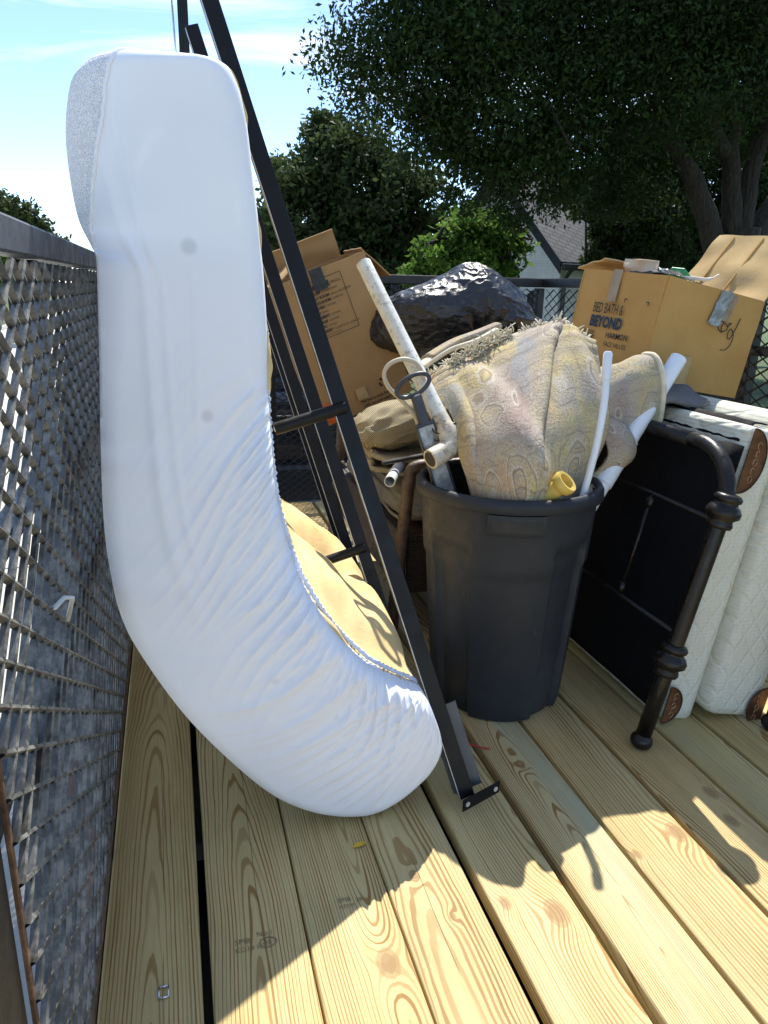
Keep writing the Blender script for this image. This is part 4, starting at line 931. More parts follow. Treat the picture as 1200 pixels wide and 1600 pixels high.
MB().slab(A, .012).build('main_fold', M_RUG, rug, True, uv=uv)
A = A[:, ::-1]
# rolled fold on the right
n, m = 26, 64; Rr = np.zeros((n, m, 3)); ax0, ax1 = np.array((1.190, 1.955, .868)), np.array((1.392, 1.97, .912))
for i in range(n):
    t = i/(n-1); c = ax0 + (ax1 - ax0)*t
    for j in range(m):
        a = math.pi + .2 + 5.9 * j/(m-1); rv = .118 + .008*t + .010*nz(a*1.3, t*3) + .012*math.cos(2*a + .6); rd = .070 + .008*nz(a*1.5+4, t*3)
        Rr[i, j] = c + np.array((-.22*rv*math.sin(a)*.4, -rd*math.cos(a), rv*math.sin(a)))
uv = np.array([(.3 + .5*i/(n-1), 1.2*j/(m-1)) for i in range(n) for j in range(m)]); uv = np.vstack([uv, uv])
MB().slab(Rr, .012).build('rolled_end', M_RUG, rug, True, uv=uv)
MB().tube([Rr[-1, j] + np.array((.002, 0, 0)) for j in range(0, m, 2)], .0085, 8).build('bound_edge', M_FRINGE, rug, True)
# loose lower corner
LC = [[(1.17,1.90,.86),(1.22,1.885,.845),(1.27,1.89,.82)],[(1.19,1.87,.80),(1.245,1.855,.79),(1.29,1.87,.775)],[(1.20,1.86,.74),(1.25,1.85,.735),(1.285,1.87,.735)],[(1.15,1.87,.68),(1.20,1.87,.68),(1.25,1.89,.70)]]
LA_ = patch(LC, 26, 22)[:, ::-1]; uv = np.array([(.2 + .3*j/21, .5 + .4*i/25) for i in range(26) for j in range(22)]); MB().slab(LA_, .012).build('loose_corner', M_RUG, rug, True, uv=np.vstack([uv, uv]))
fr = MB()
def strand(p, d, L, r=.0022):
    p = np.array(p, float); d = np.array(d, float); d /= np.linalg.norm(d); k = RNG.normal(size=3) * .35; pts = [p]
    for q in (.35, .7, 1.0): pts.append(p + d*L*q + k*L*q*q + np.array((0, 0, -.25*L*q*q)))
    fr.tube(pts, [r, r, r*.9, r*.5], 5)
for j in range(0, 130):
    for _ in range(2):
        i0 = 30 if .50 < j/129 < .98 else 26
        strand(A[i0, j] + RNG.normal(size=3) * .004 + np.array((0, 0, .004)), (RNG.normal() * .5, .3 + RNG.normal() * .4, 1.0 if j > 65 else .5), .014 + .014 * RNG.random(), .0026)
for q in range(220):
    t = q/220; p = np.array((.80, 2.12, .985)) * (1-t) + np.array((1.02, 2.18, 1.075)) * t + RNG.normal(size=3) * .006; strand(p, (-.4 + RNG.normal()*.4, -.5, .4 + RNG.normal()*.4), .035)
for q in range(60): strand(A[28 + int(RNG.integers(0, 20)), 0] + RNG.normal(size=3)*.004, (-1, -.2, RNG.normal()*.4), .018)
stuff(fr.build('fringe', M_FRINGE, rug, True))
# pale second layer behind, folded edges
for k, (P, mt) in enumerate((([(.76,2.22,.955),(.86,2.26,1.005),(.96,2.27,1.035),(1.03,2.26,1.07)], M_FRINGE), ([(.80,2.25,.985),(.90,2.29,1.030),(.99,2.30,1.060),(1.05,2.29,1.085)], M_RUG))):
    Pc = catmull(P, 24); W_ = np.array([[p + np.array((0, .02 + .10*q, -.012*q)) + np.array((0, 0, .008*math.sin(q*3))) for q in np.linspace(0, 1, 8)] for p in Pc])
    uv = np.array([(i/23, .1 + .2*j/7) for i in range(24) for j in range(8)]); MB().slab(W_[:, ::-1], .012).build('rear_fold', mt, rug, True, uv=np.vstack([uv, uv]))

# ================================================================== CARDBOARD BOXES
def card_mat(name, a, b, rough=.85):
    g = G(name); c = g.coord(); n = g.noise(c, 5, 5, .65); f = g.noise(c, 130, 3, .7)
    col = g.ramp(n, [(0.3, a), (0.7, b)])
    col = g.mix(g.math('MULTIPLY', g.smooth(f, .5, .75), .25), col, tuple(x*.7 for x in a))
    scuff = g.smooth(g.noise(g.map(c, (9, 9, 30)), 1.0, 5, .75, 1.0), .66, .76)
    col = g.mix(g.math('MULTIPLY', scuff, .3), col, tuple(min(1, x*1.35) for x in b))
    h = g.math('ADD', g.math('MULTIPLY', f, .6), g.math('MULTIPLY', g.noise(c, 9, 3, .6), 2.0))
    return g.set(col, rough, 0, g.bump(h, .25, .004), .2)
M_CARD = card_mat('kraft_card', (.45, .255, .08), (.53, .31, .105)); M_CARD2 = card_mat('moving_card', (.36, .22, .095), (.42, .265, .125)); M_CARDIN = card_mat('card_inside', (.46, .30, .125), (.56, .39, .18))
M_CARDEDGE = card_mat('card_edge', (.46, .35, .19), (.55, .43, .25))
M_INK = plain('black_ink', (.020, .018, .016), .75, 0, .2, 90); M_INKBLUE = plain('blue_ink', (.012, .035, .065), .75, 0, .2, 90); M_ORANGE = plain('orange_print', (.62, .115, .02), .75, 0, .2, 60)
M_TAPE = plain('brown_tape', (.30, .215, .13), .35, 0, .2, 20); M_TAPE_PALE = plain('paper_tape', (.45, .31, .145), .6, 0, .15, 20)
def sheet_card(c, ux, uy, lx, ly, mat, parent, name='flap', t=.005, warp=0.0, seed=0.0, n=14, cut=0.0):
    """cardboard panel: centre c, spans along ux, uy; a little warped"""
    c, ux, uy = np.array(c, float), np.array(ux, float), np.array(uy, float); ux /= np.linalg.norm(ux); uy -= ux*np.dot(ux, uy); uy /= np.linalg.norm(uy); nn = np.cross(ux, uy)
    A = np.array([[c + ux*lx*(i/(n-1)-.5)*(1 - cut*(j/(n-1))) + uy*ly*(j/(n-1)-.5) + nn*warp*nz(i*.23 + seed, j*.23, seed*3) for j in range(n)] for i in range(n)])
    return MB().slab(A, t).build(name, mat, parent, angle=40)
def carton(name, label, B, a, b, c, la, lb, lc, mat, t=.005):
    """open box: corner B, edge directions a (along front), b (back), c (up)"""
    B, a, b, c = (np.array(q, float) for q in (B, a, b, c)); root = thing(name, tuple(B), label, 'box')
    W = {}
    W['front'] = sheet_card(B + a*la/2 + c*lc/2, a, c, la, lc, mat, root, 'front_panel', t, .006, 1.1)
    W['left'] = sheet_card(B + b*lb/2 + c*lc/2 , -b, c, lb - 2*t, lc, mat, root, 'side_panel', t, .005, 2.2)
    W['back'] = sheet_card(B + b*lb + a*la/2 + c*lc/2, -a, c, la, lc, mat, root, 'back_panel', t, .004, 3.3)
    W['right'] = sheet_card(B + a*la + b*lb/2 + c*lc/2, b, c, lb - 2*t, lc, mat, root, 'side_panel', t, .004, 4.4)
    sheet_card(B + a*la/2 + b*lb/2 + c*.006, a, b, la - 2.4*t, lb - 2.4*t, mat, root, 'bottom_panel', t)
    return root, W
# ---- store box on the upright mattresses
aX, bX, cX = np.array((.966, .212, -.151)), np.array((-.205, .977, .064)), np.array((.161, -.031, .987))
BB = np.array((1.448, 2.1, .925)); la, lb, lc = .478, .389, .335
sb, SW = carton('store_box', 'worn open cardboard box printed with store lettering, resting on the upright mattresses', BB, aX, bX, cX, la, lb, lc, M_CARD)
# printing on the left panel (reads from back edge to front edge)
rd, Lp = -bX, BB + bX*lb
def on_left(u, v): return Lp + rd*u + cX*v
nl = np.cross(rd, cX); LFT = SW['left']
def tl(body, u, v, size, width, mat=M_INK, bold=0.0, name='lettering'): return text_mesh(name, body, size, on_left(u, v), rd, cX, mat, LFT, width=width, lift=.0075, bold=bold)
tl('BED BATH &', .100, .196, .048, .140, M_INK, .0002); tl('BEYOND', .100, .150, .050, .150, M_INKBLUE, .0022)
tl('buybuy', .072, .122, .030, .060); tl('BABY', .076, .094, .034, .058, M_INK, .0012)
tl('HARMON', .190, .118, .026, .100, M_INK, .0004); tl('FACE VALUES', .190, .090, .022, .102)
for (u, v, du, dv) in ((.235, .248, .012, .003), (.235, .238, .003, .012), (.330, .246, .012, .003), (.339, .236, .003, .012)):
    MB().obox(on_left(u + du/2, v + dv/2) + nl*.0075, rd, cX, nl, du, dv, .0006).build('print_mark', M_INK, LFT)
MB().obox(on_left(.175, .288) + nl*.0078, rd, cX, nl, .040, .105, .0012).build('tape', M_TAPE, LFT)
# front panel: tapes and scribble
def on_front(u, v): return BB + aX*u + cX*v
nf = np.cross(aX, cX); FR = SW['front']
MB().obox(on_front(.165, .052) + nf*.0075, aX, cX, nf, .062, .112, .0012).build('paper_tape', M_TAPE_PALE, FR)
tp = np.array([[on_front(.245 + .060*i/9 - .028*j/11 + .004*nz(j*.6, 2), .334 - .112*j/11 + (.012*nz(i*.5, 5) if j == 11 else 0)) + nf*(.0085 + .003*nz(i*.4, j*.4, 7)) for j in range(12)] for i in range(10)])
MB().slab(tp[::-1], .001).build('silver_tape', plain('duct_tape', (.34, .36, .38), .35, .5, .15, 30), FR)
tp = np.array([[on_front(.304 + .030*i/5 - .024*j/9, .326 - .085*j/9) + nf*(.0082 + .004*nz(i*.9, j*.9, 9)) for j in range(10)] for i in range(6)])
MB().slab(tp[::-1], .001).build('tape_scrap', M_TAPE, FR)
def scribble(P): return MB().tube([on_front(*q) + nf*.0078 for q in catmull(P, 40)], .0016, 6).build('handwriting', M_INK, FR)
scribble([(.372,.262),(.362,.225),(.350,.195),(.338,.190),(.330,.205),(.338,.222),(.352,.215),(.362,.198),(.358,.170),(.340,.152),(.318,.150)])
scribble([(.318,.228),(.300,.236),(.290,.222),(.300,.208),(.318,.216),(.322,.228),(.335,.240),(.320,.236)]); scribble([(.300,.205),(.282,.212),(.272,.225),(.280,.240),(.296,.238)])
# open flap behind, small front flap remains
hinge = BB + bX*lb + cX*lc
fdir = cX*.80 + bX*.45 + aX*.12; fdir /= np.linalg.norm(fdir)
hinge = BB + aX*la + cX*lc + bX*.5*lb; fdir = cX*.80 + aX*.50; fdir /= np.linalg.norm(fdir); fa = -bX
hinge = hinge - aX*.012
fl1 = sheet_card(hinge + fdir*.138, fa, fdir, lb*1.02, .285, M_CARDIN, sb, 'flap', .005, .014, 6.0, cut=.06)
for q in (-.11, .015):
    MB().obox(hinge + fa*q + fdir*.138 + np.cross(fa, fdir)*.003, fa, np.cross(fa, fdir), fdir, .006, .006, .26).build('crease', M_CARD, fl1)
sheet_card(BB + aX*la/2 + bX*(lb - .006) + cX*(lc + .02), aX, cX*.3 - bX*.95, la*.92, .13, M_CARDIN, sb, 'flap', .005, .01, 7.0)
# contents
gb = thing('green_carton', tuple(on_front(.2, .29) + bX*.1), 'small green printed carton among the contents of the store box', 'carton')
cc = on_front(.175, .335) + bX*.085; ux = aX*.93 - cX*.30 + bX*.2; ux /= np.linalg.norm(ux); uy = np.cross(nf*-1, ux)
uz = cX - ux*np.dot(cX, ux); uz /= np.linalg.norm(uz); uy = np.cross(uz, ux)
MB().obox(cc - uz*.06, ux, uy, uz, .17, .05, .15, .003).build('carton_body', plain('green_print', (.02, .23, .07), .45, 0, .2, 30), gb)
text_mesh('lettering', 'COACH', .030, cc - uz*.012 - uy*.0255 + ux*-.01, ux, uz, plain('yellow_ink', (.75, .62, .05), .6), gb, lift=.001)
tag(sheet_card(on_left(.20, lc+.005) - nl*.06, rd, cX + nl*.1, .15, .09, card_mat('printed_paper', (.55, .46, .33), (.72, .55, .42)), None, 'crumpled_paper', .002, .03, 8.0), 'crumpled printed paper sticking out of the store box', 'paper')
tag(sheet_card(on_front(.12, lc+.006) + bX*.12, aX, bX, .24, .10, plain('black_film', (.02, .02, .022), .4), None, 'black_folder', .012, .012, 2.0), 'flat black folder lying in the mouth of the store box', 'folder')
bagA = np.array([[on_front(.03 + .30*i/23, lc + .018 - .055*i/23 + .016*abs(nz(i*.35, j*.5, 5)) ) + bX*(.015 + .07*j/9) for j in range(10)] for i in range(24)])
g = G('clear_film'); g.set((.85, .87, .88), .12, 0, g.bump(g.noise(g.coord(), 60, 4, .7), .6, .006), .6); g.put(g.b.inputs['Transmission Weight'], .75); M_FILM = g.m
tag(MB().slab(bagA[::-1], .001).build('plastic_bag', M_FILM, None, True), 'clear crumpled plastic bag in the mouth of the store box', 'plastic bag')
tag(MB().tube(catmull([on_front(.10,.35)+bX*.05, on_front(.18,.355)+bX*.06, on_front(.235,.362)+bX*.05, on_front(.285,.385)+bX*.06], 14), [.006]*10+[.003]*4, 7).build('twine', plain('pale_twine', (.66, .60, .50), .9), None, True), 'pale knotted twine lying across the store box opening', 'twine')

# ---- tall moving box
th = math.radians(21.7); aM = np.array((math.cos(th), 0, math.sin(th))); cM = np.array((-math.sin(th), 0, math.cos(th))); bM_ = np.array((0, 1.0, 0))
BM = np.array((.603, 3.0, .642)); mla, mlb, mlc = .395, .33, .592
mbx, MW = carton('moving_box', 'tall brown moving box with a printed room list, tipped against the wicker seat', BM, aM, bM_, cM, mla, mlb, mlc, M_CARD2)
MF = MW['front']; nm = np.array((0, -1.0, 0))
def on_m(u, v): return BM + aM*u + cM*v
def tm(body, u, v, size, width=None, mat=M_INK, bold=0.0): return text_mesh('lettering', body, size, on_m(u, v), aM, cM, mat, MF, width=width, lift=.0085, bold=bold)
tm('FRAGILE', .112, .522, .026, .105, M_INK, .0016); tm('FRÁGIL', .224, .524, .015, .040)
for k, (e_, s_) in enumerate((('BEDROOM', 'DORMITORIO'), ('FAMILY ROOM', 'SALA DE ESTAR'), ('DINING ROOM', 'COMEDOR'), ('KITCHEN', 'COCINA'), ('BATH', 'BAÑO'), ('BASEMENT', 'SÓTANO'), ('GARAGE', 'GARAJE'), ('ATTIC', 'ÁTICO'), ('LAUNDRY', 'CUARTO DE LAVADO'))):
    v = .503 - k*.0185; w = .0085*len(e_)*.95; tm(e_, .112, v, .0145, w, M_INK, .0006); tm(s_, .112 + w + .006, v, .0115, .0068*len(s_))
for (u0, v0, u1, v1) in ((.106, .555, .274, .557), (.272, .335, .274, .555), (.106, .334, .274, .336), (.106, .344, .20, .345)):
    MB().obox((on_m(u0, v0) + on_m(u1, v1))/2 + nm*.0085, aM, cM, nm, u1-u0, v1-v0, .0006).build('print_line', M_INK, MF)
tm('This box is made from', .168, .034, .0165, .135, M_INK, .0004); tm('100% recycled paper.', .172, .014, .0165, .130, M_INK, .0004)
MB().obox(on_m(.052, .048) + nm*.0085, aM, cM, nm, .078, .085, .0006).build('print_patch', M_ORANGE, MF)
for k in range(3): MB().obox(on_m(.052 + .012*(k-1), .050) + nm*.0095, aM*.7+cM*.7*(1 if k % 2 else -1), cM*.7-aM*.7*(1 if k % 2 else -1), nm, .030, .006, .0006).build('print_patch', M_CARD2, MF)
for k in range(3):   # recycling mark: three bent arrows
    an = math.radians(90 + 120*k); cc2 = on_m(.285, .085)
    MB().obox(cc2 + aM*.014*math.cos(an) + cM*.014*math.sin(an) + nm*.0085, aM*math.cos(an+1.57)+cM*math.sin(an+1.57), aM*math.cos(an)+cM*math.sin(an), nm, .020, .008, .0006).build('recycling_mark', M_INK, MF)
tpk = np.array([[on_m(.155 + .052*i/7, .598 - .085*j/9 + (.004*nz(i*.8, 3) if j == 9 else 0)) + nm*(.0095 + .004*abs(nz(i*.7, j*.3, 6))) for j in range(10)] for i in range(8)])
MB().slab(tpk[::-1], .001).build('black_tape', plain('black_tape', (.008, .010, .014), .4, 0, .2, 40), MF)
MB().tube([on_m(*q) + nm*.0082 for q in catmull([(.205,.285),(.225,.292),(.232,.268),(.215,.235),(.19,.215),(.165,.212)], 20)], .0008, 5).build('scuff_line', M_CARD, MF)
MB().obox(on_m(.185, .075) + nm*.0086, aM, cM, nm, .045, .05, .0006).build('tape_mark', M_TAPE_PALE, MF)
lf_ = MW['left']; MB().obox(BM + bM_*.14 + cM*.16 - aM*.0085, bM_, cM, aM, .10, .20, .0006).build('print_patch', M_ORANGE, lf_)
bh = BM + bM_*mlb + cM*mlc
sheet_card(bh + aM*mla*.50 + (cM*.9 - aM*.10 - bM_*.3)*.045, aM, cM*.9 - bM_*.40, mla*.92, .16, M_CARD2, mbx, 'flap', .005, .010, 3.0, cut=.05)
sheet_card(BM + aM*(mla+.035) + bM_*mlb/2 + cM*(mlc-.055), bM_, cM*.8 - aM*.45, mlb*.95, .16, M_CARD2, mbx, 'flap', .005, .008, 4.0)
sheet_card(BM + cM*(mlc+.015) + bM_*mlb*.45 + aM*.06, bM_, aM*.9 + cM*.35, mlb*.9, .13, M_CARD2, mbx, 'flap', .005, .008, 5.0)

# ================================================================== BLACK BAG
def bag_mat():
    g = G('black_bag_film'); c = g.coord(); n = g.noise(g.map(c, (1, 1, 1.6), rot=(.2, .4, .1)), 30, 4, .55, .6); v = g.noise(g.map(c, (8, 14, 22), rot=(.3, .7, .2)), 1.6, 4, .55, .8); n2 = g.math('ABSOLUTE', g.math('SUBTRACT', n, .5)); v2 = g.math('ABSOLUTE', g.math('SUBTRACT', v, .5))
    
    h = g.math('ADD', g.math('MULTIPLY', n2, -1.2), g.math('MULTIPLY', v2, -2.6))
    return g.set(g.ramp(n, [(.3, (.010, .010, .012)), (.7, (.020, .021, .024))]), g.smooth(n, .3, .7, .26, .42), 0, g.bump(g.math('ADD', h, g.math('MULTIPLY', g.voro(g.map(c, (1, 1.3, 1.6), rot=(.4, .2, .8)), 32, 'F1'), .3)), .35, .008), .6)
bg = thing('trash_bag', (1.17, 2.95, .7), 'full shiny black plastic bag heaped on the wicker seat beside the moving box', 'bag')
BN = RNG.normal(size=(16, 3)); BN /= np.linalg.norm(BN, axis=1, keepdims=True); BN = np.vstack([BN, [(0,-.8,.6),(0,-.9,-.4),(.9,-.3,.2),(-.9,-.3,.1),(.3,.1,.95),(-.4,0,.92),(0,0,-1)]])
NU, NV = 250, 160; A = np.zeros((NV, NU, 3)); pinch = np.array((1.20, 2.68, 1.02))
for i in range(NV):
    ph = -math.pi/2 + math.pi*i/(NV-1)
    for j in range(NU):
        th_ = 2*math.pi*j/NU; d = np.array((math.cos(ph)*math.cos(th_), math.cos(ph)*math.sin(th_), math.sin(ph)))
        r = (sum(max(0.0, float(d @ n_)) ** 6 for n_ in BN)) ** (-1/6) * .90
        r *= 1 + .05*nz(*(d*1.5)) + .012*(1 - abs(nz(*(d*7 + 3)))*2)
        q = np.array((1.175, 2.97, 1.085)) + d * r * np.array((.385, .28, .215))
        q[2] += .055*math.exp(-((q[0]-1.20)/.10)**2)*max(0, d[2]) - .05*max(0, d[0]-.4)
        w = math.exp(-np.sum(((q-pinch)/np.array((.12, .3, .10)))**2)); an = math.atan2(q[2]-pinch[2], q[0]-pinch[0])
        q[1] += w*(.05 + .016*math.sin(an*9 + 2*nz(an*2, 1)))
        fa_ = math.atan2(q[2] - 1.06, q[1] - 2.95); wx_ = smooth01((q[0] - 1.05) / .35)
        cre = .012 * wx_ * (1 - abs(math.sin(fa_ * 5 + 2.2 * nz(q[0] * 3, fa_ * 1.5)))) ** 2
        cre += .007 * (1 - 2 * abs(nz(q[0] * 9 + q[2] * 5, q[1] * 7, q[2] * 13))) ** 3 * (.4 + .6 * abs(nz(q[0] * 4, q[2] * 4, 8)) * 2)
        cre += .006 * (1 - 2 * abs(nz(q[0] * 24 + 5, q[1] * 18, q[2] * 30))) ** 3
        A[i, j] = q + d * cre
MB().grid(A[::-1], True).build('film', bag_mat(), bg, True)
kt = MB().tube(catmull([(1.44,2.95,1.05),(1.50,2.93,1.04),(1.545,2.92,1.025),(1.60,2.92,1.03)], 10), [.07,.062,.055,.05,.04,.032,.030,.036,.048,.05], 18).build('tied_neck', bag_mat(), bg, True)

# ================================================================== WICKER SEAT
def wicker_mat():
    g = G('wicker'); c = g.coord(); x, y, z = g.sep(c); s1 = g.math('SINE', g.math('MULTIPLY', z, 620)); s2 = g.math('SINE', g.math('MULTIPLY', g.math('ADD', x, y), 330))
    w = g.math('MULTIPLY', s1, g.math('SIGN', s2)); n = g.noise(c, 50, 3, .6)
    col = g.mix(g.smooth(w, -.6, .8), (.022, .014, .009), g.mix(n, (.085, .052, .032), (.15, .10, .066)))
    return g.set(col, .5, 0, g.bump(w, .8, .006))
def wrap_mat():
    g = G('wicker_wrap'); c = g.coord(); n = g.noise(c, 40, 4, .7)
    return g.set(g.ramp(n, [(.3, (.045, .027, .017)), (.7, (.15, .10, .065))]), .5, 0, g.bump(n, .3, .003))
M_WICK = wicker_mat(); M_WRAP = wrap_mat()
def cloth(name, a, b, sc=220): 
    g = G(name); c = g.coord(); n = g.noise(c, 7, 4, .6); f = g.noise(c, sc, 3, .7)
    return g.set(g.mix(g.smooth(f, .4, .7, 0, .35), g.ramp(n, [(.3, a), (.7, b)]), tuple(q*.55 for q in a)), .95, 0, g.bump(f, .4, .003), .1)
M_SEATC = cloth('grey_cushion', (.20, .19, .155), (.30, .285, .235)); 
ws = thing('wicker_loveseat', (1.05, 2.8, 0), 'brown wicker loveseat with a grey cushion, half hidden behind the bin', 'loveseat')
def wrapped(pts, r, name):
    P = catmull(pts, max(30, int(sum(np.linalg.norm(np.diff(np.array(pts), axis=0), axis=1)) / .006))); R = [r * (1 + .10*abs(math.sin(i*1.35 + .4*nz(i*.3, 2)))) for i in range(len(P))]
    return MB().tube(P, R, 12).build(name, M_WRAP, ws, True)
for y in (2.30, 3.34):
    wrapped([(.690, y, .0), (.712, y, .25), (.735, y, .50), (.742, y, .595), (.765, y, .628), (.85, y, .632), (1.1, y, .632), (1.38, y, .632)], .021, 'arm')
    wrapped([(1.38, y, .0), (1.40, y, .4), (1.44, y, .86)], .020, 'rear_leg')
wrapped([(1.44, 2.30, .86), (1.45, 2.8, .88), (1.44, 3.34, .86)], .02, 'back_rail')
MB().box((.725, 2.315, .17), (.745, 3.325, .385), .006).build('apron', M_WICK, ws); MB().box((.746, 2.305, .17), (1.38, 2.325, .385), .006).build('apron', M_WICK, ws)
MB().box((.747, 2.327, .36), (1.37, 3.32, .384), .004).build('seat_deck', M_WICK, ws)
MB().prism([(1.385, 2.32, .39), (1.405, 2.32, .39), (1.455, 2.32, .85), (1.435, 2.32, .85)], (0, 1.0, 0)).build('backrest', M_WICK, ws)
def pillow(c, L, nseed, mat, parent, name, sharp=.55, n=40, rot=None, wr=.012):
    A = np.zeros((n, 2*n, 3))
    for i in range(n):
        ph = -math.pi/2 + math.pi*i/(n-1)
        for j in range(2*n):
            t = math.pi*j/n; d = np.array((math.cos(ph)*math.cos(t), math.cos(ph)*math.sin(t), math.sin(ph)))
            p = np.sign(d)*np.abs(d)**np.array((sharp, sharp, .8)); p[2] *= (1 - .35*abs(p[0])**3)*(1 - .35*abs(p[1])**3)
            q = p*np.array(L)/2 + wr*np.array((nz(*(d*3+nseed)), nz(*(d*3+nseed+5)), nz(*(d*4+nseed+9))))
            if rot is not None: q = rot @ q
            A[i, j] = np.array(c) + q
    return MB().grid(A[::-1], True).build(name, mat, parent, True)
pillow((1.045, 2.81, .455), (.64, 1.0, .16), 1, M_SEATC, ws, 'seat_cushion', .28)
MB().tube([(.728 + .0*k, y, .43 + .004*math.sin(y*30)) for k, y in enumerate(np.linspace(2.34, 3.28, 40))], .006, 6).build('piping', M_SEATC, [o for o in ws.children if o.name.startswith('seat_cushion')][0], True)
# folded felt blanket, net pillow and short pipe on the seat
M_FELT = cloth('tan_felt', (.33, .285, .20), (.44, .385, .285)); 
def net_mat():
    g = G('net_cloth'); c = g.coord(); x, y, z = g.sep(c)
    w = g.math('MULTIPLY', g.math('SINE', g.math('MULTIPLY', x, 900)), g.math('SINE', g.math('MULTIPLY', g.math('ADD', z, g.math('MULTIPLY', y, .4)), 900)))
    n = g.noise(c, 8, 4, .6); col = g.mix(g.smooth(w, -.2, .5), (.20, .17, .105), g.ramp(n, [(.3, (.43, .37, .24)), (.7, (.60, .53, .37))]))
    return g.set(col, .9, 0, g.bump(w, .5, .003), .1)
bl = thing('felt_blanket', (.9, 2.6, .53), 'tan felt blanket folded in thick layers on the wicker seat', 'blanket')
def layer(P, d0, d1, t, name, seed):
    Pc = catmull(P, 40); A = np.array([[p + np.array((.02*q, d0 + (d1-d0)*q, .012*nz(i*.12, q*3, seed))) for q in np.linspace(0, 1, 16)] for i, p in enumerate(Pc)])
    return MB().slab(A, t).build(name, M_FELT, bl, True)
layer([(.655,2.45,.625),(.66,2.45,.60),(.70,2.44,.595),(.78,2.42,.580),(.86,2.42,.572),(.93,2.43,.60),(1.00,2.45,.655)], 0, .38, .016, 'lower_fold', 1)
layer([(.66,2.44,.655),(.68,2.43,.642),(.74,2.42,.635),(.82,2.42,.640),(.90,2.43,.665),(1.02,2.46,.715)], 0, .40, .018, 'upper_fold', 2)
layer([(.655,2.47,.60),(.645,2.46,.630),(.65,2.45,.652),(.665,2.45,.660)], 0, .36, .014, 'bent_edge', 3)
tag(pillow((.795, 2.55, .740), (.40, .28, .15), 7, net_mat(), None, 'net_pillow', .62, rot=np.array(Matrix.Rotation(math.radians(-14), 3, 'Y'))), 'straw coloured net pillow on top of the folded felt blanket', 'pillow')
tag(MB().pipe((.655, 2.235, .600), (.80, 2.55, .605), .0185, .0025).build('pipe_offcut', M_PVC, None, True, angle=40), 'short white pipe offcut lying on the wicker seat under the blanket', 'pipe')
tag(MB().obox((.83, 2.33, .665), np.array((.99, .05, .13))/1.0, (0, 1, 0), (-.13, 0, .99), .36, .02, .012, .003).build('dark_slat', M_TRIM), 'flat dark metal slat lying across the arm of the wicker seat', 'slat')

# ================================================================== UPRIGHT MATTRESSES AND BED ENDS
def quilt_mat():
    g = G('quilted_cream'); c = g.coord(); x, y, z = g.sep(c); h_ = g.math('ADD', x, g.math('MULTIPLY', y, .35))
    k = 34.0; d1 = g.math('ABSOLUTE', g.math('SINE', g.math('MULTIPLY', g.math('ADD', g.math('MULTIPLY', h_, 1.55), z), k))); d2 = g.math('ABSOLUTE', g.math('SINE', g.math('MULTIPLY', g.math('SUBTRACT', g.math('MULTIPLY', h_, 1.55), z), k)))
    st = g.math('MINIMUM', d1, d2); rib = g.math('MULTIPLY', g.math('SINE', g.math('MULTIPLY', z, 560)), g.smooth(g.math('SINE', g.math('MULTIPLY', h_, 420)), -.3, .3, .3, 1))
    n = g.noise(c, 4, 4, .6); col = g.ramp(n, [(.3, (.60, .585, .47)), (.7, (.70, .69, .585))])
    col = g.mix(g.smooth(st, .10, .02, 0, .35), col, (.80, .80, .72)); col = g.mix(g.smooth(rib, 0, -.9, 0, .18), col, (.40, .39, .30))
    return g.set(col, .85, 0, g.bump(g.math('ADD', g.math('MULTIPLY', g.smooth(st, 0, .5), 3.0), g.math('MULTIPLY', rib, .35)), .32, .005), .15)
M_QUILT = quilt_mat(); M_DUST = plain('black_dustcover', (.006, .006, .007), .85, 0, .3, 6, .4, 30, .2)
def leather_mat():
    g = G('bronze_leather'); c = g.coord(); n = g.noise(c, 30, 4, .6)
    return g.set(g.ramp(n, [(.3, (.10, .045, .022)), (.7, (.24, .115, .06))]), .32, .55, g.bump(n, .3, .003))
M_LEATH = leather_mat()
LEAN = math.radians(10.5); mu = np.array((math.cos(LEAN), 0, -math.sin(LEAN))); mz = np.array((math.sin(LEAN), 0, math.cos(LEAN))); my = np.array((0, 1.0, 0))
def mattress(root, x0, y0, length, thick, height, rnd, mat, z0=0.0):
    """upright slab, near end at y0, foot of its left face at x0, leaning right"""
    A = []; n = 48; hw, hl = thick/2, length/2; o = np.array((x0, y0, z0)); m_ = 30
    prof = []
    NP = 12
    for (cx_, cz_, a0) in ((hw-rnd, height-rnd, 0), (-hw+rnd, height-rnd, 90), (-hw+rnd, rnd, 180), (hw-rnd, rnd, 270)):
        for k in range(NP): 
            a = math.radians(a0 + 90*k/(NP-1)); prof.append((cx_ + rnd*math.cos(a), cz_ + rnd*math.sin(a)))
    prof = np.array(prof); cz = np.array((0, height/2)); rows = []
    for t, sh in [(0, .03), (.004, .012), (.012, .004), (.03, 0)] + [(q, 0) for q in np.linspace(.2, length-.2, 8)] + [(length-.03, 0), (length-.012, .004), (length-.004, .012), (length, .03)]:
        q = prof.copy(); s_ = np.array((1 - sh/hw, 1 - sh/(height/2))); q = (q - cz)*s_ + cz
        rows.append([o + mu*(hw + p[0]) + mz*p[1] + my*(t + .006*nz(p[0]*9, p[1]*9, x0)) for p in q])
    mb = MB().grid(np.array(rows)[::-1], True); N = len(prof); mb.f.append(tuple(range(N))); mb.f.append(tuple(range((len(rows)-1)*N, len(rows)*N))[::-1])
    return mb
m1 = thing('box_spring', (1.38, 2.5, 0), 'thin upright box spring with torn black underside facing the bin and cream quilted edge', 'box spring')
MB1 = mattress(m1, 1.300, 1.60, 1.92, .120, .875, .020, M_QUILT, .012).build('quilted_border', M_QUILT, m1, angle=40)
o1 = np.array((1.300, 1.60, .012)); MH1 = .875
def on1(dx, y, h): return o1 + mu*dx + mz*h + my*y
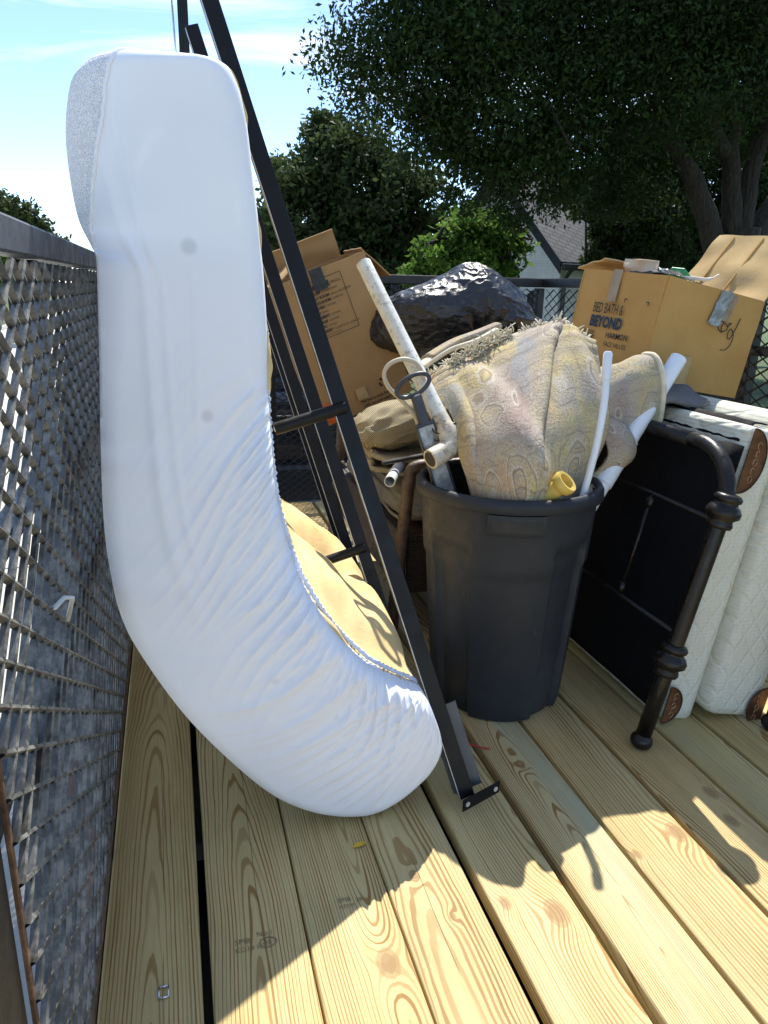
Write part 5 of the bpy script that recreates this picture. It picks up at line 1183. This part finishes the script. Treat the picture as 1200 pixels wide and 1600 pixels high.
dc = np.array([[on1(-.004 - .004*nz(i*.3, j*.3), .004 + 1.90*i/39, .02 + (.80 + (.012*nz(i*.8, 3))) * j/15) for j in range(16)] for i in range(40)])
MB().slab(dc, .003).build('dust_cover', M_DUST, m1, True)
tc = np.array([[on1(.000 + .075*q - .008*nz(i*.5, q*3, 3), .03 + .62*i/30, .828 + .055*smooth01(q*2) + .004*nz(i*.9, q*4)) for q in np.linspace(0, 1, 8)*(1 + .25*nz(i*.6, 9))] for i in range(31)])
MB().slab(tc, .004).build('torn_cover', M_DUST, m1, True)
for k in range(5): 
    p = on1(.0, .02 + .02*k, .86 - .02*k); MB().tube(catmull([p + np.array((-.006, 0, 0)), p + np.array((-.014, .02, -.05)), p + np.array((-.010, .03, -.12 - .02*k))], 8), [.006, .010, .004], 8) if False else None
def guard(o, dx, h0, h1, side, seed, parent, dent=.05):
    """bronze corner guard wrapped over the near edge: half-ellipse on the end face"""
    P = []; n = 16
    for k in range(n+1):
        a = math.pi*k/n; P.append((dent*math.sin(a), (h0+h1)/2 - (h1-h0)/2*math.cos(a)))
    pts = [o + mu*(dx + side*p[0]) + mz*p[1] + my*-.006 for p in P]
    mb = MB(); mb.prism(pts if side < 0 else pts[::-1], (0, -.004, 0))
    g_ = mb.build('corner_guard', M_LEATH, parent)
    MB().tube([p - my*.005 for p in pts], .0018, 6).build('stitch_rim', plain('rim_dark', (.03, .015, .01), .5), g_, True)
    for k in range(5):      # raised marks along the curve
        c = o + mu*(dx + side*dent*.48) + mz*(h0 + (h1-h0)*(.24 + .13*k)) + my*-.0105
        rr = .0085; n_ = 12; sx_ = .7 if k % 2 else 1.0; arc = 2*math.pi if k in (0, 2) else 1.35*math.pi
        MB().tube([c + mu*rr*.75*sx_*math.cos(t) + mz*rr*1.1*math.sin(t) for t in np.linspace(.4, .4+arc, n_)], .0015, 6, caps=True).build('raised_mark', plain('worn_copper', (.40, .24, .15), .3, .8), g_, True)
    return g_
guard(o1, .004, .695, .872, 1, 1, m1, .062); guard(o1, .002, .0, .115, 1, 2, m1, .050)
m2 = thing('upright_mattress', (1.55, 2.5, 0), 'thick cream quilted mattress standing on its side, right of the box spring', 'mattress')
o2 = o1 + mu*.125 + np.array((0, -.035, -.0)); mm = mattress(m2, o2[0], o2[1], 1.95, .195, .885, .055, M_QUILT, .030).build('quilted_body', M_QUILT, m2, True, angle=60)
MB().tube([o2 + mu*.050 + mz*.918 + my*(.03 + 1.85*t) for t in np.linspace(0, 1, 20)], .004, 6).build('piping', plain('rust_piping', (.33, .15, .08), .7), mm, True)
guard(o2 + np.array((0, -.002, .02)), .193, .0, .13, -1, 3, m2, .060)
M_IRON = plain('bronze_iron', (.012, .010, .009), .34, .3, .3, 18, .15, 70)
def bed_end(name, label, x0, y0, length, hgt, lean, group=None):
    root = thing(name, (x0, y0, 0), label, 'bed end', group); z_ = np.array((math.sin(lean), 0, math.cos(lean))); B = np.array((x0, y0, .0)); rt = .0215
    for yy, s in ((0, 1), (length, -1)):
        b = B + my*yy; ft = MB().lathe(b, z_, [(0,.006),(.002,.018),(.010,.027),(.022,.031),(.034,.028),(.042,.021),(.05,.020)], 24).build('foot', M_IRON, root, True)
        c0 = b + z_*(hgt - .115); P = [b + z_*.04, b + z_*.2, b + z_*.4, b + z_*(hgt-.18)] + [b + z_*(hgt - .18 + .16*math.sin(t)) + my*s*.16*(1-math.cos(t)) for t in np.linspace(.15, math.pi/2, 10)] + [b + z_*(hgt-.02) + my*s*.20]
        MB().tube(P, rt, 18).build('post', M_IRON, root, True)
        for hh in (.268, .690):
            if hh > hgt: continue
            MB().lathe(b + z_*(hh-.045), z_, [(0,.022),(.002,.031),(.010,.034),(.018,.031),(.024,.030),(.034,.043),(.046,.044),(.058,.038),(.064,.030),(.070,.029),(.074,.035),(.083,.036),(.090,.030),(.092,.022)], 24).build('turned_ring', M_IRON, root, True)
    MB().tube([B + z_*(hgt-.02) + my*(.195 + (length-.39)*t) for t in np.linspace(0, 1, 4)], rt, 16).build('top_rail', M_IRON, root, True)
    for hh in (.34, .66): MB().tube([B + z_*hh + my*.02, B + z_*hh + my*(length-.02)], .006, 10).build('cross_rail', M_IRON, root, True)
    for k in range(1, 5):
        yy = length*k/5; sp = MB().tube([B + z_*.34 + my*yy, B + z_*.66 + my*yy], .006, 10).build('spindle', M_IRON, root, True)
        for hh in (.365, .635): MB().lathe(B + z_*(hh-.018) + my*yy, z_, [(0,.006),(.006,.011),(.018,.014),(.03,.011),(.036,.006)], 14).build('spindle_knob', M_IRON, sp, True)
    return root
bed_end('bed_headboard', 'dark bronze tubular headboard with turned rings leaning against the box spring', 1.180, 1.515, 1.42, .86, math.radians(13.0))
bed_end('bed_footboard', 'dark tubular bed end behind the thick mattress at the right picture edge', 1.605, 1.50, 1.42, .60, math.radians(9.0))
# grey cloth wedged on top between rug and box, widened leftward to block sun
gw = np.array([[np.array((1.195 + .365*u + .015*nz(u*4, v*4, 2), 1.90 + .50*v, .880 + .035*u + .018*math.sin(2.6*u) + .022*nz(u*4, v*6, 6) - .03*max(0, .25-v)*4)) for u in np.linspace(0, 1, 26)] for v in np.linspace(0, 1, 22)])
tag(MB().slab(gw[:, ::-1], .014).build('grey_blanket', cloth('grey_cloth', (.13, .13, .13), (.22, .215, .21)), None, True), 'crumpled grey cloth wedged under the store box on the mattresses', 'cloth')
